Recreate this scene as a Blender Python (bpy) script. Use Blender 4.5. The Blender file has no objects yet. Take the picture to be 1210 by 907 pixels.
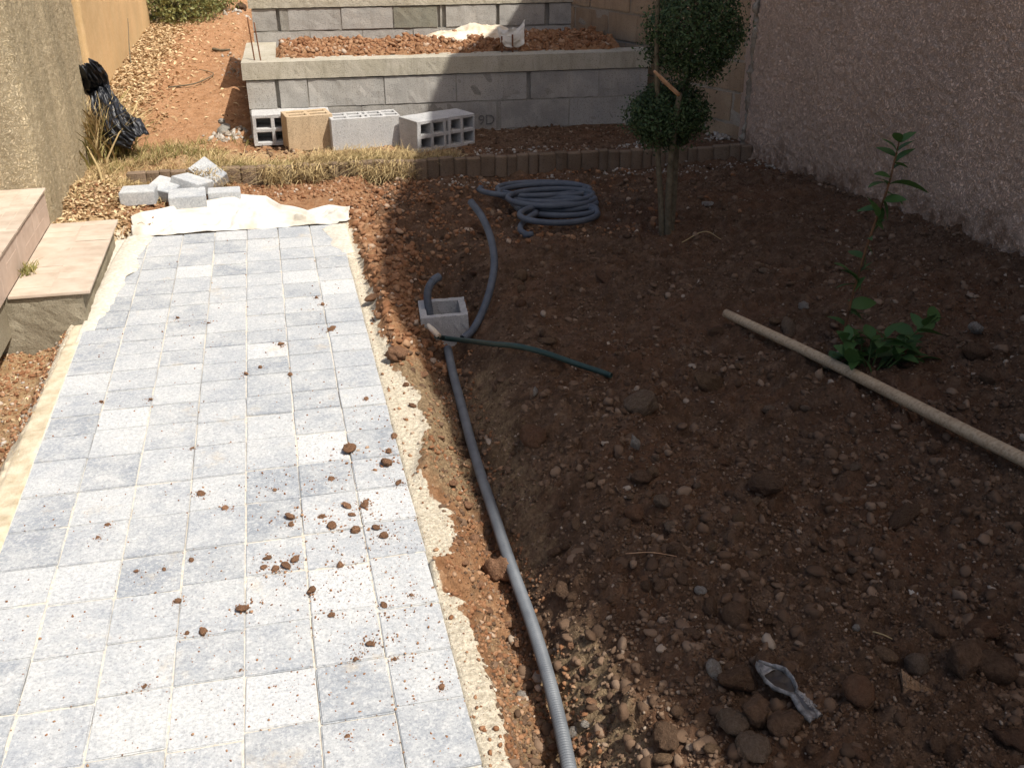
import bpy, bmesh, math, random
import numpy as np
from mathutils import Vector, Matrix, Euler

random.seed(7)
rng = np.random.default_rng(11)
scene = bpy.context.scene
COL = scene.collection

# ------------------------------------------------------------------ camera, sky, sun, exposure
EYE = 1.62
PITCH, YAW, FPX = math.radians(26.066), math.radians(13.105), 1200.0
cam_d = bpy.data.cameras.new('camera')
cam_d.sensor_width = 36.0
cam_d.lens = 36.0 * FPX / 1210.0
cam_d.clip_start, cam_d.clip_end = 0.05, 500.0
cam = bpy.data.objects.new('camera', cam_d)
cam.location = (0, 0, EYE)
cam.rotation_euler = (math.radians(90) - PITCH, 0, -YAW)
COL.objects.link(cam)
scene.camera = cam

SUN = Vector((0.42, -0.48, 1.0)).normalized()
world = bpy.data.worlds.new('World')
scene.world = world
world.use_nodes = True
wn = world.node_tree.nodes
sky = wn.new('ShaderNodeTexSky')
sky.sky_type = 'NISHITA'
sky.sun_disc = False
sky.sun_elevation = math.asin(SUN.z)
sky.sun_rotation = math.atan2(SUN.x, SUN.y)
sky.air_density, sky.dust_density, sky.ozone_density = 0.85, 4.5, 0.6
wn['Background'].inputs['Strength'].default_value = 0.108
world.node_tree.links.new(sky.outputs[0], wn['Background'].inputs['Color'])
sun_d = bpy.data.lights.new('sun', 'SUN')
sun_d.energy = 4.8
sun_d.angle = math.radians(0.53)
sun_d.color = (1.0, 0.955, 0.88)
sun = bpy.data.objects.new('sun', sun_d)
sun.rotation_euler = SUN.to_track_quat('Z', 'Y').to_euler()
sun.location = (6, -5, 14)
COL.objects.link(sun)
vs = scene.view_settings
vs.view_transform = 'Standard'
vs.look = 'None'
vs.exposure = 0.27
vs.gamma = 1.0

# ------------------------------------------------------------------ numeric noise
def _hash(ix, iy, seed):
    n = (ix.astype(np.int64) * 374761393 + iy.astype(np.int64) * 668265263 + seed * 974634541) & 0x7fffffff
    n = ((n ^ (n >> 13)) * 1274126177) & 0x7fffffff
    n = n ^ (n >> 16)
    return (n & 0xffff) / 65535.0

def vnoise(x, y, seed=0):
    x = np.asarray(x, float); y = np.asarray(y, float)
    ix, iy = np.floor(x), np.floor(y)
    fx, fy = x - ix, y - iy
    fx = fx * fx * fx * (fx * (fx * 6 - 15) + 10); fy = fy * fy * fy * (fy * (fy * 6 - 15) + 10)
    a, b = _hash(ix, iy, seed), _hash(ix + 1, iy, seed)
    c, d = _hash(ix, iy + 1, seed), _hash(ix + 1, iy + 1, seed)
    return (a + (b - a) * fx) * (1 - fy) + (c + (d - c) * fx) * fy - 0.5

def fbm(x, y, octaves=4, seed=0, gain=0.5):
    s, a = 0.0, 1.0
    for k in range(octaves):
        s = s + a * vnoise(np.asarray(x) * 2.0 ** k + 17.3 * k, np.asarray(y) * 2.0 ** k - 9.1 * k, seed + k)
        a *= gain
    return s

def sstep(a, b, x):
    t = np.clip((np.asarray(x, float) - a) / (b - a), 0, 1)
    return t * t * (3 - 2 * t)

# ------------------------------------------------------------------ the lie of the land
PATH_L, PATH_R, PATH_END = -0.845, 0.290, 5.335
TRENCH_Y = np.array([0.3, 1.45, 1.8, 2.2, 2.6, 3.1, 3.5, 3.85, 4.3, 5.0])
TRENCH_X = np.array([0.455, 0.455, 0.462, 0.485, 0.505, 0.540, 0.560, 0.62, 0.70, 0.75])

SAND_Y = np.array([0.3, 1.50, 1.63, 1.88, 2.05, 2.11, 2.21, 2.25, 2.47, 2.57, 2.68, 2.78, 2.95, 3.18, 3.4, 3.7, 4.2, 4.8, 5.3, 5.5])
SAND_X = np.array([0.345, 0.345, 0.346, 0.346, 0.340, 0.268, 0.268, 0.365, 0.385, 0.330, 0.300, 0.330, 0.375, 0.400, 0.350, 0.318, 0.330, 0.335, 0.340, 0.335])

def sand_edge(x, y):
    return np.interp(y, SAND_Y, SAND_X) + 0.014 + 0.040 * fbm(np.asarray(x) * 8, np.asarray(y) * 8, 4, 151) + 0.018 * fbm(np.asarray(x) * 45, np.asarray(y) * 45, 3, 153)

def trench_x(y):
    return np.interp(y, TRENCH_Y, TRENCH_X)

def buried(x, y, cell, rmin, rmax, seed, keep=0.7):
    """half-sunk lumps: the tallest of rounded bumps, one per cell"""
    ix, iy = np.floor(x / cell), np.floor(y / cell)
    out = np.zeros_like(x)
    for a in (-1, 0, 1):
        for b in (-1, 0, 1):
            cx_, cy_ = ix + a, iy + b
            px = (cx_ + 0.15 + 0.7 * _hash(cx_, cy_, seed)) * cell; py = (cy_ + 0.15 + 0.7 * _hash(cx_, cy_, seed + 1)) * cell
            r = rmin + (rmax - rmin) * _hash(cx_, cy_, seed + 2) ** 2.2
            on = _hash(cx_, cy_, seed + 3) < keep
            sx = 0.75 + 0.5 * _hash(cx_, cy_, seed + 4)
            d2 = ((x - px) * sx) ** 2 + ((y - py) / sx) ** 2
            d2 = d2 * (1 + 0.5 * vnoise(x / cell * 3 + cx_, y / cell * 3, seed + 5))
            out = np.maximum(out, np.where(on, np.sqrt(np.clip(r * r - d2, 0, None)), 0))
    return out

def smooth_height(x, y):
    x = np.asarray(x, float); y = np.asarray(y, float)
    # planted soil on the right of the path
    up = 0.05 + np.clip(6.15 - y, 0, 4.0) * 0.062
    right = 0.035 + (up - 0.035) * sstep(1.2, 2.95, x)
    right = right + 0.075 * np.exp(-((x - 1.0) / 0.33) ** 2 - ((y - 1.9) / 1.5) ** 2)
    right = right - 0.03 * np.exp(-((x - 1.55) / 0.25) ** 2 - ((y - 1.75) / 0.6) ** 2)
    right = right * (0.25 + 0.75 * sstep(6.1, 5.2, y)) + 0.01
    tx = trench_x(y)
    amt = sstep(5.0, 4.2, y)
    right = right - (0.13 * amt) * np.exp(-((x - tx) / 0.125) ** 2) - 0.05 * amt * sstep(0.30, 0.0, x - tx) * sstep(-.25, 0.05, x - tx)
    # verge of bedding sand right of the pavers
    verge = -0.0020 - 0.003 * sstep(0.30, 0.40, x)
    se = np.interp(y, SAND_Y, SAND_X)
    k = sstep(-0.01, 0.06, x - se)
    z = verge * (1 - k) + np.maximum(right, -0.2) * k + 0.006 * np.exp(-((x - se - 0.05) / 0.035) ** 2)
    # below the pavers
    under = sstep(0.288, 0.279, x) * sstep(-0.90, -0.85, x) * sstep(5.50, 5.36, y)
    # left of the pavers: low ground, then steps, then the rise behind
    low = -0.13
    left_k = sstep(-0.875, -1.0, x)
    near_left = low + 0.02 * sstep(-1.1, -0.9, x)
    behind = 0.03 + 0.07 * sstep(-0.75, -1.05, x)
    zl = near_left + (behind - near_left) * sstep(4.6, 5.1, y)
    z = z * (1 - left_k) + zl * left_k
    z = z * (1 - under) + (-0.075) * under
    # ground behind the end of the path
    endz = 0.022 + 0.06 * sstep(-0.6, -1.05, x) + 0.03 * np.exp(-((y - 5.85) / 0.3) ** 2)
    ek = sstep(5.36, 5.52, y) * sstep(0.55, 0.38, x)
    z = z * (1 - ek) + endz * ek
    # behind the edging
    back = 0.10 + 0.16 * sstep(6.8, 8.8, y) * sstep(0.0, -0.3, x) + 0.03 * np.clip(y - 12.0, 0, 30)
    bk = sstep(6.12, 6.17, y + 0.03 * (x - 0.8))
    bk_left = sstep(6.0, 6.6, y)
    kk = np.where(x < -0.45, bk_left, bk)
    z = z * (1 - kk) + back * kk
    return z

def height(x, y):
    x = np.asarray(x, float); y = np.asarray(y, float)
    z = smooth_height(x, y)
    soil = sstep(0.0, 0.06, x - np.interp(y, SAND_Y, SAND_X)) * sstep(6.25, 6.05, y)
    left = sstep(-0.9, -1.0, x) + sstep(5.45, 5.6, y) * sstep(0.42, 0.3, x)
    rough = np.clip(soil + 0.55 * left + 0.4 * sstep(6.2, 6.4, y), 0, 1)
    path_dirt = sstep(6.6, 7.0, y) * sstep(-0.25, -0.4, x)
    rough = rough * (1 - 0.55 * path_dirt)
    n = 0.050 * fbm(x * 2.2, y * 2.2, 3, 3)
    n = n + 0.030 * fbm(x * 9, y * 9, 3, 21)
    lump = np.abs(fbm(x * 17, y * 17, 3, 41))
    n = n + 0.030 * (0.25 - lump)
    n = n + 0.013 * fbm(x * 45, y * 45, 3, 71, 0.6)
    n = n + 0.80 * buried(x + 0.02 * fbm(x * 9, y * 9, 2, 5), y, 0.085, 0.010, 0.036, 31, 0.62) + 0.75 * buried(x, y + 0.01 * fbm(x * 19, y * 19, 2, 6), 0.034, 0.004, 0.0145, 61, 0.75) - 0.008
    verge = 0.55 * sstep(0.285, 0.31, x) * sstep(0.46, 0.40, x) * sstep(5.5, 5.3, y)
    verge = verge + sstep(-0.84, -0.86, x) * sstep(-0.97, -0.9, x) * sstep(4.4, 4.2, y)
    return z + n * rough + (0.007 * fbm(x * 14, y * 14, 4, 91) + 0.003 * fbm(x * 60, y * 60, 3, 93)) * np.clip(verge * 1.5, 0, 1)

H1 = lambda x, y: float(height(np.array([x]), np.array([y]))[0])

# camera geometry used to work out where a thing in the photo stands on the real ground
_fw = np.array([math.sin(YAW) * math.cos(PITCH), math.cos(YAW) * math.cos(PITCH), -math.sin(PITCH)])
_rt = np.array([math.cos(YAW), -math.sin(YAW), 0.0]); _up = np.cross(_rt, _fw)
def view_ray(u, v):
    return _rt * (u - 605.0) / FPX - _up * (v - 453.5) / FPX + _fw
def at_z(u, v, z):
    d = view_ray(u, v); t = (z - EYE) / d[2]
    return Vector((d[0] * t, d[1] * t, z))
def at_y(u, v, y):
    d = view_ray(u, v); t = y / d[1]
    return Vector((d[0] * t, y, EYE + d[2] * t))
def at_x(u, v, x):
    d = view_ray(u, v); t = x / d[0]
    return Vector((x, d[1] * t, EYE + d[2] * t))
def on_ground(u, v, lift=0.0):
    z = 0.0
    for _ in range(9):
        p = at_z(u, v, z)
        z = 0.5 * z + 0.5 * (float(smooth_height(p.x, p.y)) + lift)
    p = at_z(u, v, z)
    return Vector((p.x, p.y, H1(p.x, p.y) + lift))
def metres_per_px(p):
    return float(np.dot(np.array([p[0], p[1], p[2] - EYE]), _fw)) / FPX

# ------------------------------------------------------------------ object helpers
def tag(o, label=None, cat=None, group=None, kind=None):
    if label: o['label'] = label
    if cat: o['category'] = cat
    if group: o['group'] = group
    if kind: o['kind'] = kind
    return o

def link(name, me, m=None, parent=None, loc=None, rot=None, scale=None):
    o = bpy.data.objects.new(name, me)
    COL.objects.link(o)
    if m is not None and me is not None and not me.materials:
        me.materials.append(m)
    if parent is not None: o.parent = parent
    if loc is not None: o.location = loc
    if rot is not None: o.rotation_euler = rot
    if scale is not None: o.scale = scale
    return o

def empty(name, loc=(0, 0, 0), rot=(0, 0, 0)):
    o = bpy.data.objects.new(name, None)
    o.empty_display_size = 0.1
    o.location = loc; o.rotation_euler = rot
    COL.objects.link(o)
    return o

def np_mesh(name, verts, faces, smooth=False):
    """verts (n,3), faces (m,k) with k fixed"""
    verts = np.asarray(verts, np.float32); faces = np.asarray(faces, np.int32)
    me = bpy.data.meshes.new(name)
    m, k = faces.shape
    me.vertices.add(len(verts)); me.vertices.foreach_set('co', verts.ravel())
    me.loops.add(m * k); me.loops.foreach_set('vertex_index', faces.ravel())
    me.polygons.add(m)
    me.polygons.foreach_set('loop_start', np.arange(0, m * k, k, dtype=np.int32))
    me.polygons.foreach_set('loop_total', np.full(m, k, np.int32))
    me.update(calc_edges=True); me.validate()
    if smooth:
        me.polygons.foreach_set('use_smooth', np.ones(len(me.polygons), bool))
    return me

def bm_mesh(name, bm, smooth=False):
    me = bpy.data.meshes.new(name)
    bm.normal_update(); bm.to_mesh(me); bm.free()
    if smooth:
        me.polygons.foreach_set('use_smooth', np.ones(len(me.polygons), bool))
    return me

def grid_mesh(name, P, smooth=True):
    """P (ny,nx,3)"""
    ny, nx = P.shape[:2]
    i = np.arange(ny * nx).reshape(ny, nx)
    f = np.stack([i[:-1, :-1], i[:-1, 1:], i[1:, 1:], i[1:, :-1]], -1).reshape(-1, 4)
    return np_mesh(name, P.reshape(-1, 3), f, smooth)

def box_bm(sx, sy, sz, bevel=0.0, jitter=0.0, centre=(0, 0, 0), seg=1):
    bm = bmesh.new()
    bmesh.ops.create_cube(bm, size=1.0)
    for v in bm.verts:
        v.co = Vector((v.co.x * sx + centre[0], v.co.y * sy + centre[1], v.co.z * sz + centre[2]))
        if jitter:
            v.co += Vector((random.uniform(-jitter, jitter), random.uniform(-jitter, jitter), random.uniform(-jitter, jitter)))
    if bevel:
        bmesh.ops.bevel(bm, geom=bm.edges[:], offset=bevel, segments=seg, affect='EDGES')
    return bm

def box_mesh(name, *a, **k):
    return bm_mesh(name, box_bm(*a, **k))

def rough_box_mesh(name, sx, sy, sz, cell=0.02, amp=0.003, centre=(0, 0, 0), seed=0, freq=40):
    """a block whose faces are finely divided and knobbly"""
    bm = bmesh.new()
    bmesh.ops.create_cube(bm, size=1.0)
    me0 = None
    for v in bm.verts: v.co = Vector((v.co.x * sx, v.co.y * sy, v.co.z * sz))
    for _ in range(12):
        es = [e for e in bm.edges if e.calc_length() > cell * 1.5]
        if not es: break
        bmesh.ops.subdivide_edges(bm, edges=es, cuts=1, use_grid_fill=True)
        if len(bm.verts) > 9000: break
    bm.normal_update()
    co = np.array([v.co[:] for v in bm.verts]); nn = np.array([v.normal[:] for v in bm.verts])
    d = fbm((co[:, 0] + 0.7 * co[:, 2] + 3) * freq, (co[:, 1] + 0.73 * co[:, 2] - 0.4 * co[:, 0] + 5) * freq, 4, seed)
    co = co + nn * (d * amp * 2)[:, None] + np.array(centre)
    for v, c in zip(bm.verts, co): v.co = c
    bmesh.ops.triangulate(bm, faces=[f for f in bm.faces if len(f.verts) > 4])
    return bm_mesh(name, bm, smooth=False)

def catmull(pts, per=8):
    pts = [Vector(p) for p in pts]
    P = [pts[0] * 2 - pts[1]] + pts + [pts[-1] * 2 - pts[-2]]
    out = []
    for i in range(1, len(P) - 2):
        for j in range(per):
            t = j / per
            a, b, c, d = P[i - 1], P[i], P[i + 1], P[i + 2]
            out.append(0.5 * ((2 * b) + (c - a) * t + (2 * a - 5 * b + 4 * c - d) * t * t + (3 * b - a - 3 * c + d) * t ** 3))
    out.append(pts[-1])
    return out

def resample(pts, step):
    P = np.array([p[:] for p in pts]); d = np.r_[0, np.cumsum(np.linalg.norm(np.diff(P, axis=0), axis=1))]
    n = max(2, int(d[-1] / step) + 1); s = np.linspace(0, d[-1], n)
    return np.stack([np.interp(s, d, P[:, k]) for k in range(3)], 1)

def tube_mesh(name, pts, radius, sides=10, rib=0.0, pitch=0.0, bore=0.0, smooth=True):
    """pts (n,3); radius number or array; rib > 0 makes a corrugated tube; bore > 0 opens the two ends"""
    P = np.asarray([p[:] for p in pts], float)
    if rib: P = resample([Vector(p) for p in P], pitch / 2.0)
    n = len(P)
    R = np.full(n, radius, float) if np.isscalar(radius) else np.interp(np.linspace(0, 1, n), np.linspace(0, 1, len(radius)), radius)
    if rib: R = R - rib * (np.arange(n) % 2)
    T = np.gradient(P, axis=0); T /= np.linalg.norm(T, axis=1)[:, None]
    N = np.zeros_like(P); ref = np.array([0, 0, 1.0]) if abs(T[0, 2]) < 0.9 else np.array([1.0, 0, 0])
    v = ref - T[0] * ref.dot(T[0]); N[0] = v / np.linalg.norm(v)
    for i in range(1, n):
        v = N[i - 1] - T[i] * N[i - 1].dot(T[i]); N[i] = v / np.linalg.norm(v)
    B = np.cross(T, N)
    a = np.linspace(0, 2 * math.pi, sides, endpoint=False)
    ring = lambda i, r: P[i] + r * (np.cos(a)[:, None] * N[i] + np.sin(a)[:, None] * B[i])
    rings = [ring(i, R[i]) for i in range(n)]
    if bore:
        rings = [ring(0, R[0] * bore) + T[0] * 0.05, ring(0, R[0] * bore)] + rings + [ring(n - 1, R[-1] * bore), ring(n - 1, R[-1] * bore) - T[-1] * 0.05]
    m = len(rings); V = np.concatenate(rings)
    idx = np.arange(m * sides).reshape(m, sides)
    f = np.stack([idx[:-1], np.roll(idx[:-1], -1, 1), np.roll(idx[1:], -1, 1), idx[1:]], -1).reshape(-1, 4)
    me = bpy.data.meshes.new(name)
    faces = f.tolist() + [list(range(sides))[::-1], list(range((m - 1) * sides, m * sides))]
    me.from_pydata(V.tolist(), [], faces); me.update()
    if smooth and not rib: me.polygons.foreach_set('use_smooth', np.ones(len(me.polygons), bool))
    return me

def rock_base(sub, seed, flat=0.75, amp=0.25, angular=False):
    bm = bmesh.new(); bmesh.ops.create_icosphere(bm, subdivisions=sub, radius=1.0)
    r = random.Random(seed); ph = [r.uniform(0, 9) for _ in range(6)]
    cuts = [(Vector((r.gauss(0, 1), r.gauss(0, 1), r.gauss(0, 1))).normalized(), r.uniform(0.5, 0.8)) for _ in range(7)] if angular else []
    for v in bm.verts:
        c = v.co.copy()
        d = 1 + amp * (math.sin(2.1 * c.x + ph[0]) * math.sin(1.9 * c.y + ph[1]) + 0.6 * math.sin(3.7 * c.z + ph[2] + c.x) + 0.35 * math.sin(6.1 * c.y + ph[3]) * math.sin(5.3 * c.x + ph[4]))
        c *= d
        for nrm, k in cuts:
            e = c.dot(nrm) - k
            if e > 0: c -= nrm * e * 0.92
        v.co = Vector((c.x, c.y * r.uniform(0.96, 1.0), c.z * flat))
    V = np.array([v.co[:] for v in bm.verts]); bm.faces.ensure_lookup_table()
    F = np.array([[v.index for v in f.verts] for f in bm.faces]); bm.free()
    return V, F

def roughen(base, amp, seed):
    V, F = base; nn = V / np.linalg.norm(V, axis=1)[:, None]
    return V + nn * (amp * np.random.default_rng(seed).uniform(-1, 1, len(V)))[:, None], F
ROCK20 = [roughen(rock_base(1, s, 0.78, 0.3), 0.22, s) for s in range(10)]
ROCK80 = [roughen(rock_base(2, s + 50, 0.80, 0.22, s % 3 == 1), 0.13, s) for s in range(10)]

def scatter(name, xyz, size, bases, m, stretch=0.35, tilt=0.6, smooth=False, parent=None):
    """many small pieces as one mesh"""
    xyz = np.asarray(xyz); n = len(xyz); size = np.asarray(size)
    Vs, Fs, off = [], [], 0
    which = rng.integers(0, len(bases), n)
    for b, (V, F) in enumerate(bases):
        sel = np.where(which == b)[0]
        if not len(sel): continue
        k = len(sel)
        az = rng.uniform(0, 2 * np.pi, k); tl = rng.normal(0, tilt, k)
        ca, sa, ct, st = np.cos(az), np.sin(az), np.cos(tl), np.sin(tl)
        S = size[sel][:, None] * (1 + stretch * rng.uniform(-1, 1, (k, 3)))
        X = V[None] * S[:, None, :]
        y = X[..., 1] * ct[:, None] - X[..., 2] * st[:, None]
        z = X[..., 1] * st[:, None] + X[..., 2] * ct[:, None]
        x = X[..., 0]
        W = np.stack([x * ca[:, None] - y * sa[:, None], x * sa[:, None] + y * ca[:, None], z], -1) + xyz[sel][:, None, :]
        Vs.append(W.reshape(-1, 3)); Fs.append((F[None] + (np.arange(k) * len(V))[:, None, None] + off).reshape(-1, F.shape[1]))
        off += k * len(V)
    return link(name, np_mesh(name, np.concatenate(Vs), np.concatenate(Fs), smooth), m, parent)

# ------------------------------------------------------------------ materials
def ramp(nt, fac, stops):
    r = nt.nodes.new('ShaderNodeValToRGB')
    cr = r.color_ramp
    while len(cr.elements) < len(stops): cr.elements.new(0.5)
    for e, (p, c) in zip(cr.elements, stops):
        e.position = p; e.color = (*c, 1) if len(c) == 3 else c
    nt.links.new(fac, r.inputs[0])
    return r.outputs[0]

class NT:
    def __init__(s, name, rough=0.9, spec=0.25):
        s.m = bpy.data.materials.new(name); s.m.use_nodes = True
        s.nt = s.m.node_tree; s.n = s.nt.nodes; s.b = s.n['Principled BSDF']
        s.b.inputs['Roughness'].default_value = rough
        s.b.inputs['Specular IOR Level'].default_value = spec
        s.tc = s.n.new('ShaderNodeTexCoord')
        s.vec = s.tc.outputs['Object']
    def l(s, a, b): s.nt.links.new(a, b)
    def math(s, op, a, b=None, clamp=False):
        n = s.n.new('ShaderNodeMath'); n.operation = op; n.use_clamp = clamp
        for i, v in enumerate((a, b)):
            if v is None: continue
            if isinstance(v, (int, float)): n.inputs[i].default_value = v
            else: s.l(v, n.inputs[i])
        return n.outputs[0]
    def offset_by_object(s, amount=50.0):
        oi = s.n.new('ShaderNodeObjectInfo')
        v = s.n.new('ShaderNodeVectorMath'); v.operation = 'MULTIPLY_ADD'
        s.l(oi.outputs['Random'], v.inputs[0]); v.inputs[1].default_value = (amount, amount * 0.7, amount * 1.3)
        s.l(s.tc.outputs['Object'], v.inputs[2]); s.vec = v.outputs[0]
        return oi.outputs['Random']
    def stretch(s, sc):
        v = s.n.new('ShaderNodeVectorMath'); v.operation = 'MULTIPLY'
        s.l(s.vec, v.inputs[0]); v.inputs[1].default_value = sc
        return v.outputs[0]
    def noise(s, scale, detail=4, rough=0.55, vec=None, dist=0.0):
        n = s.n.new('ShaderNodeTexNoise')
        n.inputs['Scale'].default_value = scale; n.inputs['Detail'].default_value = detail
        n.inputs['Roughness'].default_value = rough; n.inputs['Distortion'].default_value = dist
        s.l(vec if vec is not None else s.vec, n.inputs['Vector'])
        return n.outputs['Fac']
    def voro(s, scale, feature='F1', vec=None):
        n = s.n.new('ShaderNodeTexVoronoi'); n.feature = feature
        n.inputs['Scale'].default_value = scale
        s.l(vec if vec is not None else s.vec, n.inputs['Vector'])
        return n.outputs['Distance']
    def ramp(s, fac, stops): return ramp(s.nt, fac, stops)
    def mix(s, fac, a, b, mode='MIX'):
        n = s.n.new('ShaderNodeMix'); n.data_type = 'RGBA'; n.blend_type = mode
        if isinstance(fac, (int, float)): n.inputs[0].default_value = fac
        else: s.l(fac, n.inputs[0])
        for i, v in ((6, a), (7, b)):
            if isinstance(v, tuple): n.inputs[i].default_value = (*v, 1) if len(v) == 3 else v
            else: s.l(v, n.inputs[i])
        return n.outputs[2]
    def island(s): return s.n.new('ShaderNodeNewGeometry').outputs['Random Per Island']
    def attr(s, name):
        n = s.n.new('ShaderNodeAttribute'); n.attribute_name = name
        sp = s.n.new('ShaderNodeSeparateColor'); s.l(n.outputs['Color'], sp.inputs[0])
        return sp.outputs
    def color(s, c):
        if isinstance(c, tuple): s.b.inputs['Base Color'].default_value = (*c, 1)
        else: s.l(c, s.b.inputs['Base Color'])
    def bump(s, h, strength=0.5, dist=0.01):
        n = s.n.new('ShaderNodeBump'); n.inputs['Strength'].default_value = strength; n.inputs['Distance'].default_value = dist
        s.l(h, n.inputs['Height'])
        if s.b.inputs['Normal'].is_linked:
            s.l(s.b.inputs['Normal'].links[0].from_socket, n.inputs['Normal'])
        s.l(n.outputs[0], s.b.inputs['Normal'])

def simple(name, stops, scale=20, detail=5, rough=0.9, spec=0.2, bump=0.4, dist=0.004, bscale=None, per_object=0.0, per_island=None):
    t = NT(name, rough, spec)
    rnd = t.offset_by_object() if per_object else None
    f = t.noise(scale, detail, 0.6)
    c = t.ramp(f, stops)
    if per_object:
        k = t.math('MULTIPLY_ADD', rnd, per_object); k.node.inputs[2].default_value = 1 - per_object / 2
        c = t.mix(1.0, c, t.ramp(k, [(0, (0, 0, 0)), (1, (1, 1, 1))]), 'MULTIPLY') if False else t.mix(1.0, c, (1, 1, 1), 'MULTIPLY')
        h = t.n.new('ShaderNodeHueSaturation'); t.l(c, h.inputs['Color']); t.l(k, h.inputs['Value']); c = h.outputs[0]
    if per_island:
        c = t.mix(0.75, c, t.ramp(t.island(), per_island))
    t.color(c)
    if bump: t.bump(t.noise(bscale or scale * 3, 4, 0.65), bump, dist)
    return t.m

def mat_terrain():
    t = NT('soil_and_sand', 0.95, 0.12)
    z = t.attr('zone')          # r sand, g litter / dry, b dark planted soil
    big, mid, fine = t.noise(2.2, 4), t.noise(14, 5, 0.65), t.noise(90, 4, 0.7)
    zt = t.attr('zone_tan')
    red = t.ramp(mid, [(0.30, (0.225, 0.108, 0.050)), (0.50, (0.335, 0.178, 0.090)), (0.70, (0.44, 0.268, 0.152))])
    track = t.ramp(mid, [(0.30, (0.32, 0.170, 0.083)), (0.50, (0.41, 0.225, 0.118)), (0.70, (0.47, 0.280, 0.160))])
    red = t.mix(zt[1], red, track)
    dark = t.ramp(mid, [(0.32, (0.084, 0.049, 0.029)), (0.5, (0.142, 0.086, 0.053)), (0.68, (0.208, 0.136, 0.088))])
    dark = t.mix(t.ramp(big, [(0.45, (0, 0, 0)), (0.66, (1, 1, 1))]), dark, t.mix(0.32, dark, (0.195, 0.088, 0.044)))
    sand = t.ramp(fine, [(0.3, (0.64, 0.54, 0.39)), (0.55, (0.75, 0.665, 0.515)), (0.8, (0.80, 0.735, 0.60))])
    tanc = t.ramp(fine, [(0.3, (0.20, 0.135, 0.075)), (0.55, (0.32, 0.225, 0.130)), (0.8, (0.42, 0.31, 0.19))])
    litter = t.ramp(mid, [(0.3, (0.30, 0.18, 0.085)), (0.5, (0.43, 0.29, 0.155)), (0.7, (0.54, 0.40, 0.24))])
    edge = t.math('ADD', z[0], t.math('MULTIPLY_ADD', t.noise(22, 5, 0.7), 1.5)); edge.node.inputs[1].default_value = 1.0
    nz = t.math('SUBTRACT', t.noise(20, 6, 0.7), 0.5)
    def soft(a, k=1.6, w=0.12):
        e = t.math('ADD', a, t.math('MULTIPLY', nz, k))
        return t.ramp(e, [(0.5 - w, (0, 0, 0)), (0.5 + w, (1, 1, 1))])
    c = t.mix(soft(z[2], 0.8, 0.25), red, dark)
    c = t.mix(soft(z[1], 1.6, 0.2), c, litter)
    c = t.mix(soft(zt[0], 1.4, 0.25), c, tanc)
    c = t.mix(soft(z[0], 1.5, 0.10), c, sand)
    g = t.ramp(fine, [(0.25, (0.55, 0.55, 0.55)), (0.62, (1.15, 1.15, 1.15))])
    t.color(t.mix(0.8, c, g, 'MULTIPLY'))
    t.bump(t.noise(260, 3, 0.7), 0.8, 0.004)
    t.bump(t.noise(80, 5, 0.75), 1.0, 0.012)
    return t.m

def mat_paver():
    t = NT('grey_paver', 0.85, 0.25)
    rnd = t.offset_by_object(37)
    tone = t.ramp(rnd, [(0.0, (0.26, 0.282, 0.308)), (0.35, (0.325, 0.346, 0.370)), (0.65, (0.37, 0.388, 0.408)), (0.90, (0.425, 0.44, 0.45)), (1.0, (0.53, 0.538, 0.538))])
    wide = t.n.new('ShaderNodeTexNoise'); wide.inputs['Scale'].default_value = 3.1; wide.inputs['Detail'].default_value = 5; wide.inputs['Roughness'].default_value = 0.6
    geo = t.n.new('ShaderNodeNewGeometry'); t.l(geo.outputs['Position'], wide.inputs['Vector'])
    cloud = t.math('ADD', t.math('MULTIPLY', t.noise(13, 5, 0.65), 0.5), t.math('MULTIPLY', wide.outputs['Fac'], 0.5))
    dust = t.ramp(cloud, [(0.42, (0, 0, 0)), (0.62, (1, 1, 1))])
    c = t.mix(t.math('MULTIPLY', dust, 0.62), tone, (0.60, 0.595, 0.565))
    sp = t.noise(125, 5, 0.85)
    c = t.mix(t.math('MULTIPLY', t.ramp(sp, [(0.38, (1, 1, 1)), (0.52, (0, 0, 0))]), 0.58), c, (0.175, 0.185, 0.20))
    c = t.mix(t.math('MULTIPLY', t.ramp(t.noise(85, 5, 0.85), [(0.49, (0, 0, 0)), (0.62, (1, 1, 1))]), 0.45), c, (0.70, 0.695, 0.67))
    sw = t.n.new('ShaderNodeTexNoise'); sw.inputs['Scale'].default_value = 4.2; sw.inputs['Detail'].default_value = 7; sw.inputs['Roughness'].default_value = 0.7
    t.l(geo.outputs['Position'], sw.inputs['Vector'])
    stain = t.ramp(sw.outputs['Fac'], [(0.60, (0, 0, 0)), (0.72, (1, 1, 1))])
    c = t.mix(t.math('MULTIPLY', stain, 0.42), c, (0.62, 0.49, 0.31))
    t.color(c)
    t.bump(t.noise(180, 4, 0.7), 0.55, 0.003)
    return t.m

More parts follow.
